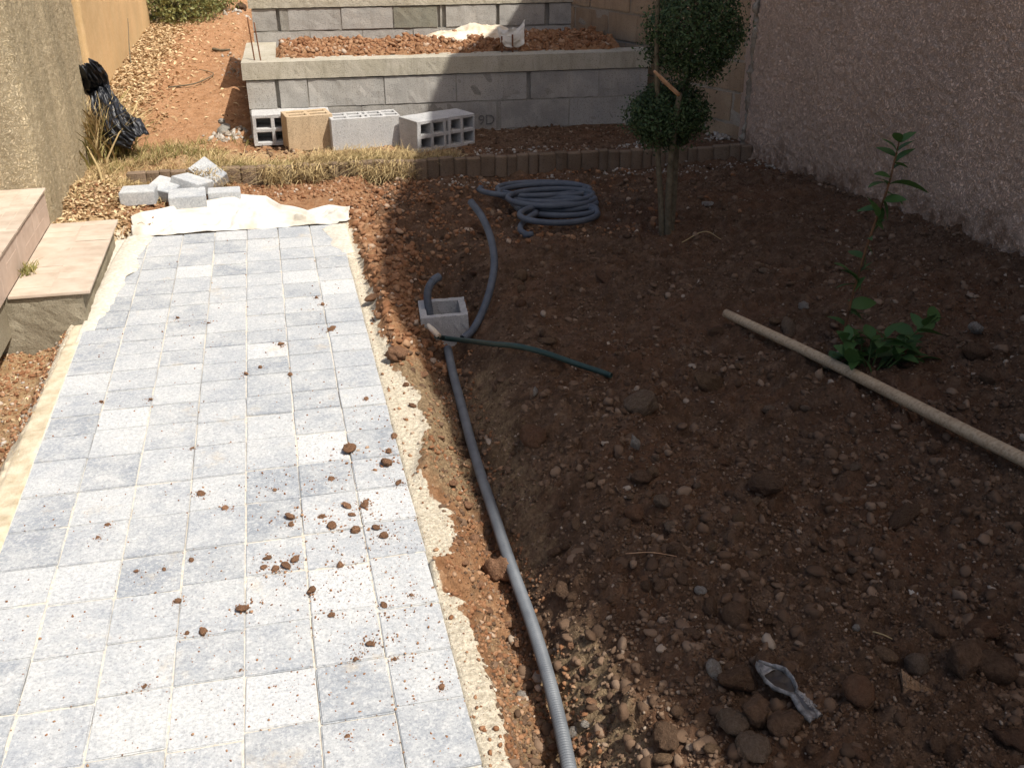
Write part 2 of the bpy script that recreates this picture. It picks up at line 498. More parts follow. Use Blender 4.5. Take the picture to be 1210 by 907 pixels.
def mat_block(name, base, light, warm, rough_k=0.6):
    t = NT(name, 0.95, 0.15)
    rnd = t.offset_by_object(23)
    k = t.ramp(rnd, [(0, tuple(c * 0.82 for c in base)), (1, tuple(min(1, c * 1.12) for c in base))])
    c = t.mix(t.ramp(t.noise(6, 4), [(0.4, (0, 0, 0)), (0.7, (1, 1, 1))]), k, light)
    c = t.mix(t.math('MULTIPLY', t.ramp(t.noise(3.0, 5, 0.7), [(0.5, (0, 0, 0)), (0.75, (1, 1, 1))]), 0.5), c, warm)
    st = t.noise(1.0, 4, 0.6, t.stretch((22, 22, 3.0)))
    c = t.mix(t.math('MULTIPLY', t.ramp(st, [(0.52, (0, 0, 0)), (0.72, (1, 1, 1))]), 0.35), c, tuple(x * 0.62 for x in warm))
    c = t.mix(t.ramp(t.noise(150, 3, 0.7), [(0.3, (1, 1, 1)), (0.46, (0, 0, 0))]), c, tuple(x * 0.45 for x in base))
    t.color(c)
    t.bump(t.noise(130, 4, 0.75), 0.8, 0.005)
    return t.m

def mat_roughcast(name, stops, dirt, streak=0.5, scale=40, pit_shade=(0.2, 0.14, 0.1), pit_shade_k=0.7, bump=0.9):
    """spattered render: a worm-like network of pits, shaded by colour, between flattened grains, and long stains with their own outline"""
    t = NT(name, 0.95, 0.12)
    c = t.ramp(t.noise(scale * 0.5, 5, 0.7), stops)
    s = t.noise(1.0, 5, 0.65, t.stretch((4.6, 4.6, 0.38)))
    c = t.mix(t.math('MULTIPLY', t.ramp(s, [(0.44, (0, 0, 0)), (0.66, (1, 1, 1))]), streak), c, dirt)
    big = t.ramp(t.noise(1.7, 4, 0.6), [(0.35, (0.87, 0.87, 0.86)), (0.65, (1.05, 1.05, 1.05))])
    c = t.mix(0.9, c, big, 'MULTIPLY')
    w = t.math('ABSOLUTE', t.math('SUBTRACT', t.noise(scale, 3, 0.6, dist=0.6), 0.5))
    net = t.ramp(w, [(0.0, (1, 1, 1)), (0.055, (0, 0, 0))])
    patch = t.ramp(t.noise(scale * 0.22, 3), [(0.35, (0.25, 0.25, 0.25)), (0.6, (1, 1, 1))])
    c = t.mix(t.math('MULTIPLY', t.math('MULTIPLY', net, patch), pit_shade_k), c, pit_shade)  # crevice shade put into the colour, dark where the bump sinks
    c = t.mix(t.math('MULTIPLY', t.attr('splash')[0], 0.8), c, (0.22, 0.125, 0.070))
    t.color(c)
    t.bump(t.ramp(w, [(0.0, (0, 0, 0)), (0.10, (1, 1, 1))]), bump, 0.008)
    t.bump(t.noise(scale * 4, 3, 0.7), 0.5, 0.003)
    return t.m

M = {}
M['terrain'] = mat_terrain()
M['paver'] = mat_paver()
M['sand'] = simple('bedding_sand', [(0.3, (0.46, 0.41, 0.33)), (0.5, (0.57, 0.525, 0.445)), (0.7, (0.66, 0.62, 0.54))], 70, 5, bump=0.5, dist=0.003, bscale=220)
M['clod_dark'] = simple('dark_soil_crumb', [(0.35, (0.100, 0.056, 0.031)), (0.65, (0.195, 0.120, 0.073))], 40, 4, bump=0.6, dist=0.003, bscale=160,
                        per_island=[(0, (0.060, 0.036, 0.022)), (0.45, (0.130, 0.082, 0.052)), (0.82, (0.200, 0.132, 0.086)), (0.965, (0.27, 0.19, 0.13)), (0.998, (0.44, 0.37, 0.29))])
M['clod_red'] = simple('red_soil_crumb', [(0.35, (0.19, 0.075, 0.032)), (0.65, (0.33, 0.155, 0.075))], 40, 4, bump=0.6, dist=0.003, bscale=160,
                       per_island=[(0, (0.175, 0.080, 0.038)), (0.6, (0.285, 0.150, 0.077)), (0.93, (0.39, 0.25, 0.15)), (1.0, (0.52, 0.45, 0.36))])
M['track_clod'] = simple('track_grit', [(0.3, (0.36, 0.18, 0.085)), (0.7, (0.48, 0.28, 0.16))], 40, 4, bump=0.4, dist=0.003, bscale=160)
M['haunch'] = simple('sandy_haunch', [(0.3, (0.40, 0.325, 0.215)), (0.5, (0.56, 0.475, 0.34)), (0.7, (0.66, 0.585, 0.45))], 16, 6, bump=0.7, dist=0.006, bscale=120)
M['gravel_white'] = simple('pale_gravel', [(0.3, (0.28, 0.24, 0.19)), (0.7, (0.48, 0.44, 0.38))], 60, 4, bump=0.5, bscale=200,
                           per_island=[(0, (0.20, 0.155, 0.115)), (0.6, (0.36, 0.315, 0.26)), (1, (0.52, 0.49, 0.44))])
def stone_mat(name, a, b, sc=4.5):
    t = NT(name, 0.92, 0.15)
    rnd = t.offset_by_object(31)
    c = t.ramp(t.noise(sc, 6, 0.65), [(0.32, a), (0.68, b)])
    c = t.mix(t.math('MULTIPLY', t.ramp(t.noise(2.2, 5, 0.7), [(0.46, (0, 0, 0)), (0.62, (1, 1, 1))]), 0.5), c, (0.175, 0.110, 0.068))
    c = t.mix(t.ramp(t.noise(22, 3, 0.7), [(0.32, (1, 1, 1)), (0.46, (0, 0, 0))]), c, tuple(x * 0.7 for x in a))
    k = t.math('MULTIPLY_ADD', rnd, 0.5); k.node.inputs[2].default_value = 1.0
    h = t.n.new('ShaderNodeHueSaturation'); t.l(c, h.inputs['Color']); t.l(k, h.inputs['Value'])
    t.color(h.outputs[0])
    t.bump(t.noise(26, 4, 0.7), 0.6, 0.04); t.bump(t.noise(7, 5, 0.7), 0.8, 0.12)
    return t.m
M['stone_brown'] = stone_mat('brown_stone', (0.115, 0.066, 0.039), (0.225, 0.142, 0.090))
M['stone_red'] = stone_mat('reddish_clod', (0.125, 0.062, 0.035), (0.215, 0.122, 0.072))
M['stone_tan'] = stone_mat('tan_stone', (0.14, 0.085, 0.048), (0.28, 0.185, 0.110))
M['stone_grey'] = stone_mat('grey_stone', (0.150, 0.105, 0.070), (0.27, 0.20, 0.14))
M['stone_white'] = stone_mat('whitish_stone', (0.28, 0.245, 0.205), (0.46, 0.425, 0.38))
M['clod_pale'] = stone_mat('pale_red_clod', (0.25, 0.125, 0.066), (0.44, 0.25, 0.15), 7)  # paler red for clods on the paving and along the sand edge
M['block'] = mat_block('concrete_block', (0.37, 0.355, 0.325), (0.46, 0.44, 0.405), (0.40, 0.36, 0.30))
M['block_dark'] = mat_block('weathered_block', (0.22, 0.215, 0.175), (0.27, 0.255, 0.20), (0.20, 0.17, 0.11))
M['block_new'] = mat_block('new_concrete_block', (0.46, 0.455, 0.445), (0.54, 0.535, 0.52), (0.50, 0.47, 0.42))
M['block_tan'] = mat_block('tan_block', (0.47, 0.345, 0.215), (0.53, 0.41, 0.275), (0.41, 0.29, 0.17))
M['mortar'] = mat_block('mortar', (0.30, 0.285, 0.25), (0.38, 0.36, 0.32), (0.27, 0.23, 0.18))
M['beam'] = mat_block('cast_concrete', (0.40, 0.365, 0.285), (0.52, 0.48, 0.40), (0.27, 0.235, 0.15))
M['concrete_old'] = mat_block('rough_old_concrete', (0.30, 0.26, 0.185), (0.38, 0.34, 0.255), (0.25, 0.20, 0.125))
M['old_block'] = mat_block('old_beige_block', (0.36, 0.255, 0.165), (0.44, 0.33, 0.22), (0.24, 0.155, 0.09))
M['old_mortar'] = mat_block('old_mortar', (0.33, 0.28, 0.22), (0.40, 0.35, 0.28), (0.25, 0.20, 0.15))
M['pink'] = mat_roughcast('pinkish_roughcast', [(0.34, (0.74, 0.53, 0.40)), (0.5, (0.81, 0.61, 0.475)), (0.68, (0.83, 0.645, 0.51))], (0.62, 0.44, 0.315), 0.3, 76, (0.30, 0.19, 0.13), 0.62)
M['ochre_rough'] = mat_roughcast('weathered_ochre_roughcast', [(0.36, (0.66, 0.53, 0.325)), (0.5, (0.73, 0.60, 0.395)), (0.7, (0.77, 0.655, 0.46))], (0.34, 0.29, 0.20), 0.42, 110, (0.28, 0.20, 0.11), 0.7)
M['yellow'] = mat_roughcast('yellow_render', [(0.3, (0.62, 0.425, 0.215)), (0.5, (0.68, 0.475, 0.25)), (0.7, (0.72, 0.52, 0.30))], (0.64, 0.40, 0.185), 0.3, 90, (0.45, 0.28, 0.12), 0.35, 0.4)
M['edging'] = mat_block('edging_concrete', (0.20, 0.145, 0.10), (0.26, 0.195, 0.14), (0.17, 0.10, 0.06))
M['black_plastic'] = simple('black_plastic', [(0.3, (0.010, 0.011, 0.014)), (0.7, (0.020, 0.022, 0.028))], 12, 3, rough=0.40, spec=0.45, bump=0.35, dist=0.01, bscale=25)
M['cloth'] = simple('white_geotextile', [(0.3, (0.44, 0.385, 0.30)), (0.5, (0.60, 0.565, 0.50)), (0.75, (0.67, 0.655, 0.62))], 5, 5, rough=0.85, bump=0.5, dist=0.008, bscale=30)
M['sack'] = simple('dirty_sack', [(0.3, (0.50, 0.37, 0.24)), (0.5, (0.68, 0.58, 0.44)), (0.75, (0.76, 0.70, 0.60))], 9, 5, rough=0.8, bump=0.5, dist=0.01, bscale=25)
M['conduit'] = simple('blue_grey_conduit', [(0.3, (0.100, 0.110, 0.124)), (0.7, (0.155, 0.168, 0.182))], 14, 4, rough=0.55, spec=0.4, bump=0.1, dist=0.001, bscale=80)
M['conduit_shaded'] = simple('shaded_blue_grey_conduit', [(0.3, (0.070, 0.082, 0.102)), (0.7, (0.115, 0.130, 0.152))], 14, 4, rough=0.6, spec=0.3, bump=0.1, dist=0.001, bscale=80)  # shaded copy of the conduit, its darker colour stands in for shade
M['hose'] = simple('dark_green_hose', [(0.3, (0.016, 0.040, 0.034)), (0.7, (0.032, 0.065, 0.055))], 20, 3, rough=0.5, spec=0.4, bump=0.2, dist=0.001)
M['wood'] = None
def mat_wood():
    t = NT('weathered_wood_handle', 0.7, 0.25)
    g = t.noise(9, 5, 0.6, t.stretch((1.2, 14, 14)))
    c = t.ramp(g, [(0.3, (0.30, 0.21, 0.125)), (0.5, (0.46, 0.35, 0.225)), (0.7, (0.54, 0.43, 0.29))])
    c = t.mix(t.math('MULTIPLY', t.ramp(t.noise(5, 5, 0.7), [(0.5, (0, 0, 0)), (0.7, (1, 1, 1))]), 0.5), c, (0.24, 0.16, 0.10))
    t.color(c); t.bump(g, 0.3, 0.002)
    return t.m
M['wood'] = mat_wood()
M['rust'] = simple('rusty_steel', [(0.3, (0.10, 0.045, 0.025)), (0.7, (0.22, 0.10, 0.05))], 60, 4, rough=0.8, bump=0.4)
M['bark'] = simple('pale_bark', [(0.3, (0.085, 0.070, 0.045)), (0.7, (0.18, 0.15, 0.10))], 35, 5, bump=0.7, dist=0.004)
M['fresh_wood'] = simple('broken_wood', [(0.3, (0.40, 0.22, 0.12)), (0.7, (0.56, 0.36, 0.22))], 40, 4)
M['tile'] = simple('beige_step_tile', [(0.3, (0.42, 0.335, 0.255)), (0.5, (0.51, 0.415, 0.325)), (0.7, (0.57, 0.475, 0.385))], 11, 5, rough=0.6, spec=0.3, bump=0.25, dist=0.002, bscale=60, per_object=0.12)
M['tile_riser'] = simple('pinkish_riser_tile', [(0.3, (0.43, 0.325, 0.255)), (0.7, (0.52, 0.41, 0.335))], 14, 5, rough=0.6, spec=0.3, bump=0.25, dist=0.002, bscale=60, per_object=0.10)
M['black_text'] = simple('black_stamp', [(0.3, (0.09, 0.088, 0.085)), (0.7, (0.20, 0.195, 0.185))], 90, 3, bump=0)
M['foil'] = simple('crumpled_clear_wrapper', [(0.35, (0.09, 0.085, 0.08)), (0.62, (0.34, 0.325, 0.305))], 60, 4, rough=0.42, spec=0.4, bump=0.6, dist=0.004, bscale=90)

def mat_leaf(name, a, b, rough=0.55, trans=0.25):
    t = NT(name, rough, 0.35)
    c = t.ramp(t.island(), [(0, a), (1, b)])
    t.color(c)
    tr = t.n.new('ShaderNodeBsdfTranslucent'); t.l(c, tr.inputs[0])
    mx = t.n.new('ShaderNodeMixShader'); mx.inputs[0].default_value = trans
    t.l(t.b.outputs[0], mx.inputs[1]); t.l(tr.outputs[0], mx.inputs[2])
    t.l(mx.outputs[0], t.n['Material Output'].inputs['Surface'])
    return t.m
M['box_leaf'] = mat_leaf('dark_box_leaf', (0.020, 0.045, 0.018), (0.085, 0.135, 0.050))
M['plant_leaf'] = mat_leaf('green_leaf', (0.035, 0.090, 0.026), (0.095, 0.185, 0.048))
M['shrub_leaf'] = mat_leaf('grey_green_leaf', (0.13, 0.15, 0.045), (0.32, 0.31, 0.12))
M['straw'] = mat_leaf('dry_straw', (0.20, 0.13, 0.055), (0.66, 0.51, 0.26), 0.8, 0.15)
M['grass_green'] = mat_leaf('half_dry_grass', (0.14, 0.15, 0.04), (0.38, 0.31, 0.12), 0.8, 0.2)
M['dead_leaf'] = mat_leaf('dead_leaf', (0.25, 0.13, 0.055), (0.66, 0.51, 0.30), 0.8, 0.1)

# ------------------------------------------------------------------ ground: one sheet to the horizon
def grow(start, end, first, ratio):
    v, s, out = start, first, []
    sg = 1 if end > start else -1
    while (v - end) * sg < 0:
        v += sg * s; s *= ratio; out.append(v)
    return out
xs = np.array(sorted(grow(-1.45, -60, 0.04, 1.22)) + list(np.arange(-1.45, 0.24, 0.022)) + list(np.arange(0.24, 1.9, 0.0066)) + list(np.arange(1.9, 3.15, 0.0105)) + grow(3.14, 60, 0.05, 1.25))
ys_l = []; y = 1.05
while y < 14.5:
    ys_l.append(y); y += 0.0054 * max(1.0, (y / 1.7)) ** 1.05
ys = np.array(sorted(grow(1.05, -40, 0.03, 1.3)) + ys_l + grow(14.5, 120, 0.1, 1.2))
GX, GY = np.meshgrid(xs, ys)
GZ = height(GX, GY)
ground = link('ground', grid_mesh('ground', np.stack([GX, GY, GZ], -1)), M['terrain'])
tag(ground, kind='structure')
def zones(X, Y):
    se = sand_edge(X, Y)
    sand = sstep(0.27, 0.30, X) * sstep(0.012, -0.012, X - se) * sstep(5.55, 5.3, Y)
    tan = sstep(0.16, 0.02, np.abs(X - 0.44)) * sstep(2.45, 2.75, Y) * sstep(3.75, 3.4, Y)
    tan = np.maximum(tan, 0.55 * np.exp(-((X - trench_x(Y) - 0.10) / 0.10) ** 2) * sstep(3.7, 3.3, Y) * sstep(1.9, 2.4, Y))
    tan = np.maximum(tan, 0.95 * sstep(0.44, 0.50, X) * sstep(0.68, 0.58, X) * sstep(2.05, 1.75, Y))
    tan = np.maximum(tan, 0.60 * sstep(0.36, 0.40, X) * sstep(0.50, 0.42, X) * sstep(2.4, 2.0, Y))
    sandl = sstep(-0.84, -0.85, X) * sstep(-1.01, -0.93, X) * sstep(4.5, 4.3, Y)
    sand = np.maximum(sand, sandl) 
    sand = np.maximum(sand, 0.95 * (sstep(-0.9, -0.84, X) * sstep(0.32, 0.29, X) * sstep(5.50, 5.38, Y)))
    lit = sstep(-0.66, -0.95, X) * sstep(4.9, 5.1, Y) * sstep(7.0, 6.4, Y)
    lit = np.maximum(lit, sstep(-0.78, -1.0, X) * sstep(7.6, 8.2, Y) * sstep(15, 13, Y))
    lit = np.maximum(lit, 0.55 * sstep(6.0, 6.2, Y) * sstep(6.95, 6.6, Y) * sstep(1.1, .5, X))
    lit = np.maximum(lit, 0.62 * sstep(-0.93, -1.0, X) * sstep(4.5, 4.2, Y))
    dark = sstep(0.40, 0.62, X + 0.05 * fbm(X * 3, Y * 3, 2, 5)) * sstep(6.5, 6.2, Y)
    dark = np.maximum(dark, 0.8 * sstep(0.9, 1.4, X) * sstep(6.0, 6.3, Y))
    return sand, np.maximum(lit, 0) , dark, tan
s_, l_, d_, t_ = zones(GX, GY)
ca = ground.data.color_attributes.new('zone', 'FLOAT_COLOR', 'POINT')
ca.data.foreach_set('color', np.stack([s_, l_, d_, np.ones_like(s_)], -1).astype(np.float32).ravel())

cb = ground.data.color_attributes.new('zone_tan', 'FLOAT_COLOR', 'POINT')
cb.data.foreach_set('color', np.stack([t_, sstep(6.4, 7.2, GY) * sstep(-0.1, -0.3, GX), 0 * t_, np.ones_like(s_)], -1).astype(np.float32).ravel())

# ------------------------------------------------------------------ paved path
path = empty('paved_path', (0, 0, 0)); tag(path, kind='structure')
# jointing sand between the pavers, a sheet just under their tops
n_x, n_y = 60, 220
jx = np.linspace(PATH_L + 0.004, PATH_R - 0.004, n_x); jy = np.linspace(0.55, PATH_END - 0.003, n_y)
JX, JY = np.meshgrid(jx, jy)
JZ = np.minimum(-0.0026, -0.0050 + 0.006 * fbm(JX * 6, JY * 6, 3, 301) + 0.003 * fbm(JX * 40, JY * 40, 2, 302))
link('jointing_sand', grid_mesh('jointing_sand', np.stack([JX, JY, JZ], -1)), M['sand'], path)
cols = [-0.675, -0.511, -0.349, -0.189, -0.031, 0.133, 0.290]
row_y = [5.335, 5.160, 4.985, 4.81, 4.635, 4.46, 4.29, 4.115, 3.95, 3.80, 3.66, 3.50, 3.331, 3.18, 3.006, 2.814, 2.627, 2.433, 2.261, 2.06, 1.881, 1.696, 1.515, 1.335, 1.155, 0.975, 0.795, 0.615]
variants = []
for k in range(6):
    bm = box_bm(1, 1, 1)
    variants.append(bm)
for b in variants: b.free()
def paver_mesh(w, d, k):
    bm = bmesh.new(); bmesh.ops.create_cube(bm, size=1.0)
    for v in bm.verts: v.co = Vector((v.co.x * w + random.uniform(-1, 1) * 0.0012, v.co.y * d + random.uniform(-1, 1) * 0.0012, v.co.z * 0.06 - 0.03))
    bmesh.ops.bevel(bm, geom=[e for e in bm.edges if all(v.co.z > -0.01 for v in e.verts)] + [e for e in bm.edges if abs(e.verts[0].co.z - e.verts[1].co.z) > 0.02], offset=random.uniform(0.0018, 0.0032), segments=2, affect='EDGES')
    return bm_mesh('paver_%d' % k, bm)
col_edges = [None] + cols
k = 0
for c in range(7):
    jy_ = [0.0] + [random.uniform(-0.013, 0.013) for _ in row_y[1:]]
    for r in range(len(row_y) - 1):
        y1, y0 = row_y[r] + jy_[r], row_y[r + 1] + jy_[r + 1]
        ym = (y0 + y1) / 2
        x1 = cols[c]
        x0 = cols[c - 1] if c else (-0.838 if ym < 4.15 else -0.792 + 0.02 * (ym - 4.2) / 1.1)
        gap = 0.0036
        me = paver_mesh(x1 - x0 - gap, y1 - y0 - gap, k); k += 1
        link('paver', me, M['paver'], path, ((x0 + x1) / 2, ym, random.uniform(-0.0014, 0.0020)),
             (random.gauss(0, 0.003), random.gauss(0, 0.003), random.gauss(0, 0.005)))
# sand swept over the cut edge by the step, and over the far right corner
def sand_drift(name, pts, thick, seed):
    """a thin tongue of sand: pts is a list of (y, x0, x1)"""
    Y = np.linspace(pts[0][0], pts[-1][0], 90); U = np.linspace(0, 1, 16)
    x0 = np.interp(Y, [p[0] for p in pts], [p[1] for p in pts]); x1 = np.interp(Y, [p[0] for p in pts], [p[2] for p in pts])
    x1 = x1 + 0.03 * fbm(Y * 7, Y * 0, 3, seed)
    X = x0[:, None] + (x1 - x0)[:, None] * U[None]; YY = np.repeat(Y[:, None], 16, 1)
    fade = np.minimum(1, 3 * np.minimum(np.linspace(0, 1, 90), 1.15 - np.linspace(0, 1, 90)))[:, None]
    Z = -0.009 + (0.012 + thick * np.sin(np.clip(U[None] * 0.9 + 0.02, 0, 1) * math.pi) ** 0.8) * fade + 0.006 * (fbm(X * 25, YY * 25, 3, seed + 1)) + np.where(U[None] < 0.04, -0.02, 0) - 0.006 * U[None] ** 3
    return link(name, grid_mesh(name, np.stack([X, YY, Z], -1)), M['sand'], path)
sand_drift('sand_drift', [(4.0, -0.86, -0.80), (4.35, -0.85, -0.755), (4.9, -0.83, -0.695), (5.36, -0.80, -0.66)], 0.016, 501)
sand_drift('sand_drift', [(4.75, 0.33, 0.265), (5.05, 0.33, 0.235), (5.34, 0.335, 0.17)], 0.008, 511)

# ------------------------------------------------------------------ house wall on the right (its top is above the frame and shades the bed)
house = empty('house_wall', (3.0, 3.0, 0))
tag(house, 'tall pinkish roughcast house wall shading the planted bed', 'wall')
def prism_x(name, prof, x0, x1):
    """profile in (y, z), extruded between two x"""
    n = len(prof)
    V = [(x0, y, z) for y, z in prof] + [(x1, y, z) for y, z in prof]
    F = [list(range(n))[::-1], list(range(n, 2 * n))] + [[i, (i + 1) % n, n + (i + 1) % n, n + i] for i in range(n)]
    me = bpy.data.meshes.new(name); me.from_pydata(V, [], F); me.update()
    bm = bmesh.new(); bm.from_mesh(me); bmesh.ops.recalc_face_normals(bm, faces=bm.faces); bm.to_mesh(me); bm.free()
    return me
prof = [(-5.0, -0.4), (7.9, -0.4), (7.9, 2.62), (6.81, 3.38), (5.9, 4.10), (4.98, 4.93), (4.5, 5.06), (3.44, 5.44), (2.90, 5.75), (2.32, 6.02), (1.68, 6.24), (1.02, 6.40), (0.66, 5.97), (-0.30, 5.90), (-0.70, 5.78), (-1.34, 5.54), (-5.0, 4.8)]  # unseen top and far end shaped to throw the bed's shadow edge
o = link('wall_core', prism_x('wall_core', prof, 3.022, 3.30), M['pink'], house); o.matrix_parent_inverse = house.matrix_world.inverted() if False else Matrix.Translation((-3.0, -3.0, 0))
# thick roughcast coat with a ragged far edge
Yc = np.concatenate([np.arange(0.4, 2.6, 0.03), np.arange(2.6, 6.175, 0.0095)]); Zc = np.concatenate([np.arange(-0.12, 1.45, 0.0090), np.arange(1.45, 2.6, 0.05)])
YY, ZZ = np.meshgrid(Yc, Zc)
edge = 6.16 + 0.025 * fbm(ZZ[:, -1] * 9, ZZ[:, -1] * 0 + 3, 4, 611)
YY = np.where(YY > 5.9, 5.9 + (YY - 5.9) * ((edge[:, None] - 5.9) / (YY[:, -1:] - 5.9)), YY)
lump = fbm(YY * 44, ZZ * 44, 3, 621, 0.65); ridge = np.abs(fbm(YY * 40, ZZ * 40, 3, 631))
XX = 3.002 - 0.011 * np.clip(lump + 0.15, -0.3, 0.45) - 0.010 * np.clip(0.22 - ridge, -0.1, 1) - 0.012 * fbm(YY * 1.3, ZZ * 1.3, 3, 641)
low = sstep(0.09, 0.0, ZZ - smooth_height(np.full_like(YY, 2.97), YY))
XX = XX - 0.018 * low * (0.5 + fbm(YY * 15, ZZ * 15, 3, 651))
XX = np.where(YY > edge[:, None] - 0.012, 3.03, XX)
o = link('render_coat', grid_mesh('render_coat', np.stack([XX - 3.0, YY - 3.0, ZZ], -1), smooth=True), M['pink'], house)
spl = sstep(0.17, 0.0, ZZ - smooth_height(np.full_like(YY, 2.97), YY) + 0.12 * fbm(YY * 6, ZZ * 9, 4, 671)) * np.clip(0.7 + fbm(YY * 30, ZZ * 30, 3, 673), 0, 1)
cc = o.data.color_attributes.new('splash', 'FLOAT_COLOR', 'POINT')
cc.data.foreach_set('color', np.stack([spl, spl, spl, np.ones_like(spl)], -1).astype(np.float32).ravel())

def text_mesh(name, body, size, extrude, valign='TOP_BASELINE'):
    cu = bpy.data.curves.new(name, 'FONT'); cu.body = body; cu.size = size; cu.extrude = extrude; cu.align_x = 'CENTER'; cu.align_y = valign
    t_o = bpy.data.objects.new(name + '_source', cu); COL.objects.link(t_o)
    dg = bpy.context.evaluated_depsgraph_get()
    me = bpy.data.meshes.new_from_object(t_o.evaluated_get(dg)); me.name = name
    bpy.data.objects.remove(t_o); bpy.data.curves.remove(cu)
    me.materials.clear()
    return me
# ------------------------------------------------------------------ a builder for block walls: every block is a part
def block_course(parent, A, d, n, items, z0, z1, thick, gap=0.009, mat_name='block', relief=0.0, bevel=0.003, seed=0, back=0.0):
    """items: (s0, s1[, material]) along the wall measured from A"""
    for it in items:
        s0, s1 = it[0] + gap / 2, it[1] - gap / 2
        mm = M[it[2]] if len(it) > 2 else M[mat_name]
        c = Vector(A) + Vector(d) * ((s0 + s1) / 2) + Vector(n) * (thick / 2 - back + random.uniform(-0.002, 0.004) + relief * random.random())
        me = rough_box_mesh('block', s1 - s0, thick, z1 - z0 - gap, 0.035, 0.0022, seed=random.randrange(999), freq=22)
        o = link('block', me, mm, parent, (c.x, c.y, (z0 + z1) / 2), (random.gauss(0, .002), random.gauss(0, .002), math.atan2(d[1], d[0])))

ang = math.radians(-1.75)
TD = Vector((math.cos(ang), math.sin(ang), 0)); TN = Vector((-TD.y, TD.x, 0))
TA = Vector((-0.152, 7.047, 0))
fw = empty('front_terrace_wall', (0, 0, 0))
tag(fw, 'lower grey concrete block retaining wall with cast concrete cap holding red soil', 'wall')
block_course(fw, TA, TD, TN, [(0.005, 0.195), (0.212, 0.40), (0.40, 0.905), (0.905, 1.395), (1.395, 1.888), (1.908, 2.40), (2.40, 2.76)], 0.295, 0.482, 0.19)
block_course(fw, TA, TD, TN, [(0.005, 0.25), (0.25, 0.745), (0.745, 1.20), (1.20, 1.675), (1.70, 2.19), (2.19, 2.76)], 0.10, 0.292, 0.19)
block_course(fw, TA, TD, TN, [(0.005, 0.5), (0.5, 1.0), (1.0, 1.5), (1.5, 2.0), (2.0, 2.76)], -0.09, 0.10, 0.19)
# side return of the lower wall, running back to the upper wall
ND = Vector((TN.x, TN.y, 0)); NN = Vector((TD.x, TD.y, 0))
S0 = TA + TN * 0.20
block_course(fw, S0, ND, NN, [(0.0, 0.40), (0.40, 0.80)], 0.295, 0.482, 0.19)
block_course(fw, S0, ND, NN, [(0.0, 0.2), (0.2, 0.80)], 0.10, 0.292, 0.19)
block_course(fw, S0, ND, NN, [(0.0, 0.80)], -0.09, 0.10, 0.19)
def rot_box(name, parent, A, d, n, s0, s1, t0, t1, z0, z1, m, cell=None, amp=0.003, seed=0, bevel=0.004):
    c = Vector(A) + Vector(d) * ((s0 + s1) / 2) + Vector(n) * ((t0 + t1) / 2)
    if cell: me = rough_box_mesh(name, s1 - s0, t1 - t0, z1 - z0, cell, amp, seed=seed)
    else: me = box_mesh(name, s1 - s0, t1 - t0, z1 - z0, bevel, 0.001)
    return link(name, me, m, parent, (c.x, c.y, (z0 + z1) / 2), (0, 0, math.atan2(d[1], d[0])))
for a_, b_ in ((0.012, 0.75), (0.76, 2.75)):
    rot_box('mortar_bed', fw, TA, TD, TN, a_, b_, 0.0055, 0.18, -0.1, 0.294, M['mortar'], 0.05, 0.0035, 11)
for a_, b_ in ((0.012, 0.188), (0.218, 1.884), (1.928, 2.75)):
    rot_box('mortar_bed', fw, TA, TD, TN, a_, b_, 0.0055, 0.18, 0.2945, 0.48, M['mortar'], 0.05, 0.0035, 12)
rot_box('deep_mortar', fw, TA, TD, TN, 0.02, 2.7, 0.030, 0.17, -0.1, 0.478, M['mortar'])
rot_box('mortar_bed', fw, TA, TD, TN, 0.012, 0.18, 0.19, 0.99, -0.1, 0.48, M['mortar'])
rot_box('cap_beam', fw, TA, TD, TN, -0.012, 2.77, -0.008, 0.19, 0.486, 0.595, M['beam'], 0.022, 0.0012, 3)
rot_box('side_cap_beam', fw, TA, TD, TN, -0.010, 0.205, 0.195, 0.985, 0.486, 0.592, M['beam'], 0.022, 0.0012, 5)
# stamped mark on one block of the bottom course
tx = text_mesh('block_stamp', '9D', 0.095, 0.0006)
p = TA + TD * 1.60 - TN * 0.004
o = link('block_stamp', tx, M['black_text'], fw, (p.x, p.y, 0.135), (math.radians(90), 0, ang))

UD = 1.0
UA = TA + TN * UD
uw = empty('upper_terrace_wall', (0, 0, 0))
tag(uw, 'upper grey block wall with gaping joints behind the red soil bed', 'wall')
block_course(uw, UA, TD, TN, [(0.045, 0.225), (0.25, 0.305, 'mortar'), (0.305, 0.69), (0.69, 1.075), (1.075, 1.41, 'block_dark'), (1.47, 1.86), (1.88, 2.24), (2.27, 2.45)], 0.665, 0.822, 0.19)
block_course(uw, UA, TD, TN, [(0.045, 0.455), (0.455, 0.84), (0.84, 1.22), (1.22, 1.61), (1.61, 2.0), (2.0, 2.45)], 0.50, 0.66, 0.19)
block_course(uw, UA, TD, TN, [(0.045, 0.6), (0.6, 1.1), (1.1, 1.6), (1.6, 2.1), (2.1, 2.45)], 0.2, 0.5, 0.19)
rot_box('deep_mortar', uw, UA, TD, TN, 0.07, 2.4, 0.030, 0.17, 0.2, 0.818, M['mortar'])
US = UA + TN * 0.20 + TD * 0.045
block_course(uw, US, ND, NN, [(0.0, 0.40), (0.40, 0.80), (0.8, 1.2)], 0.665, 0.822, 0.19)
block_course(uw, US, ND, NN, [(0.0, 0.2), (0.2, 0.60), (0.6, 1.2)], 0.47, 0.66, 0.19)
block_course(uw, US, ND, NN, [(0.0, 0.6), (0.6, 1.2)], 0.15, 0.47, 0.19)
rot_box('mortar_bed', uw, UA, TD, TN, 0.06, 2.44, 0.0055, 0.18, 0.15, 0.662, M['mortar'], 0.06, 0.0035, 13)
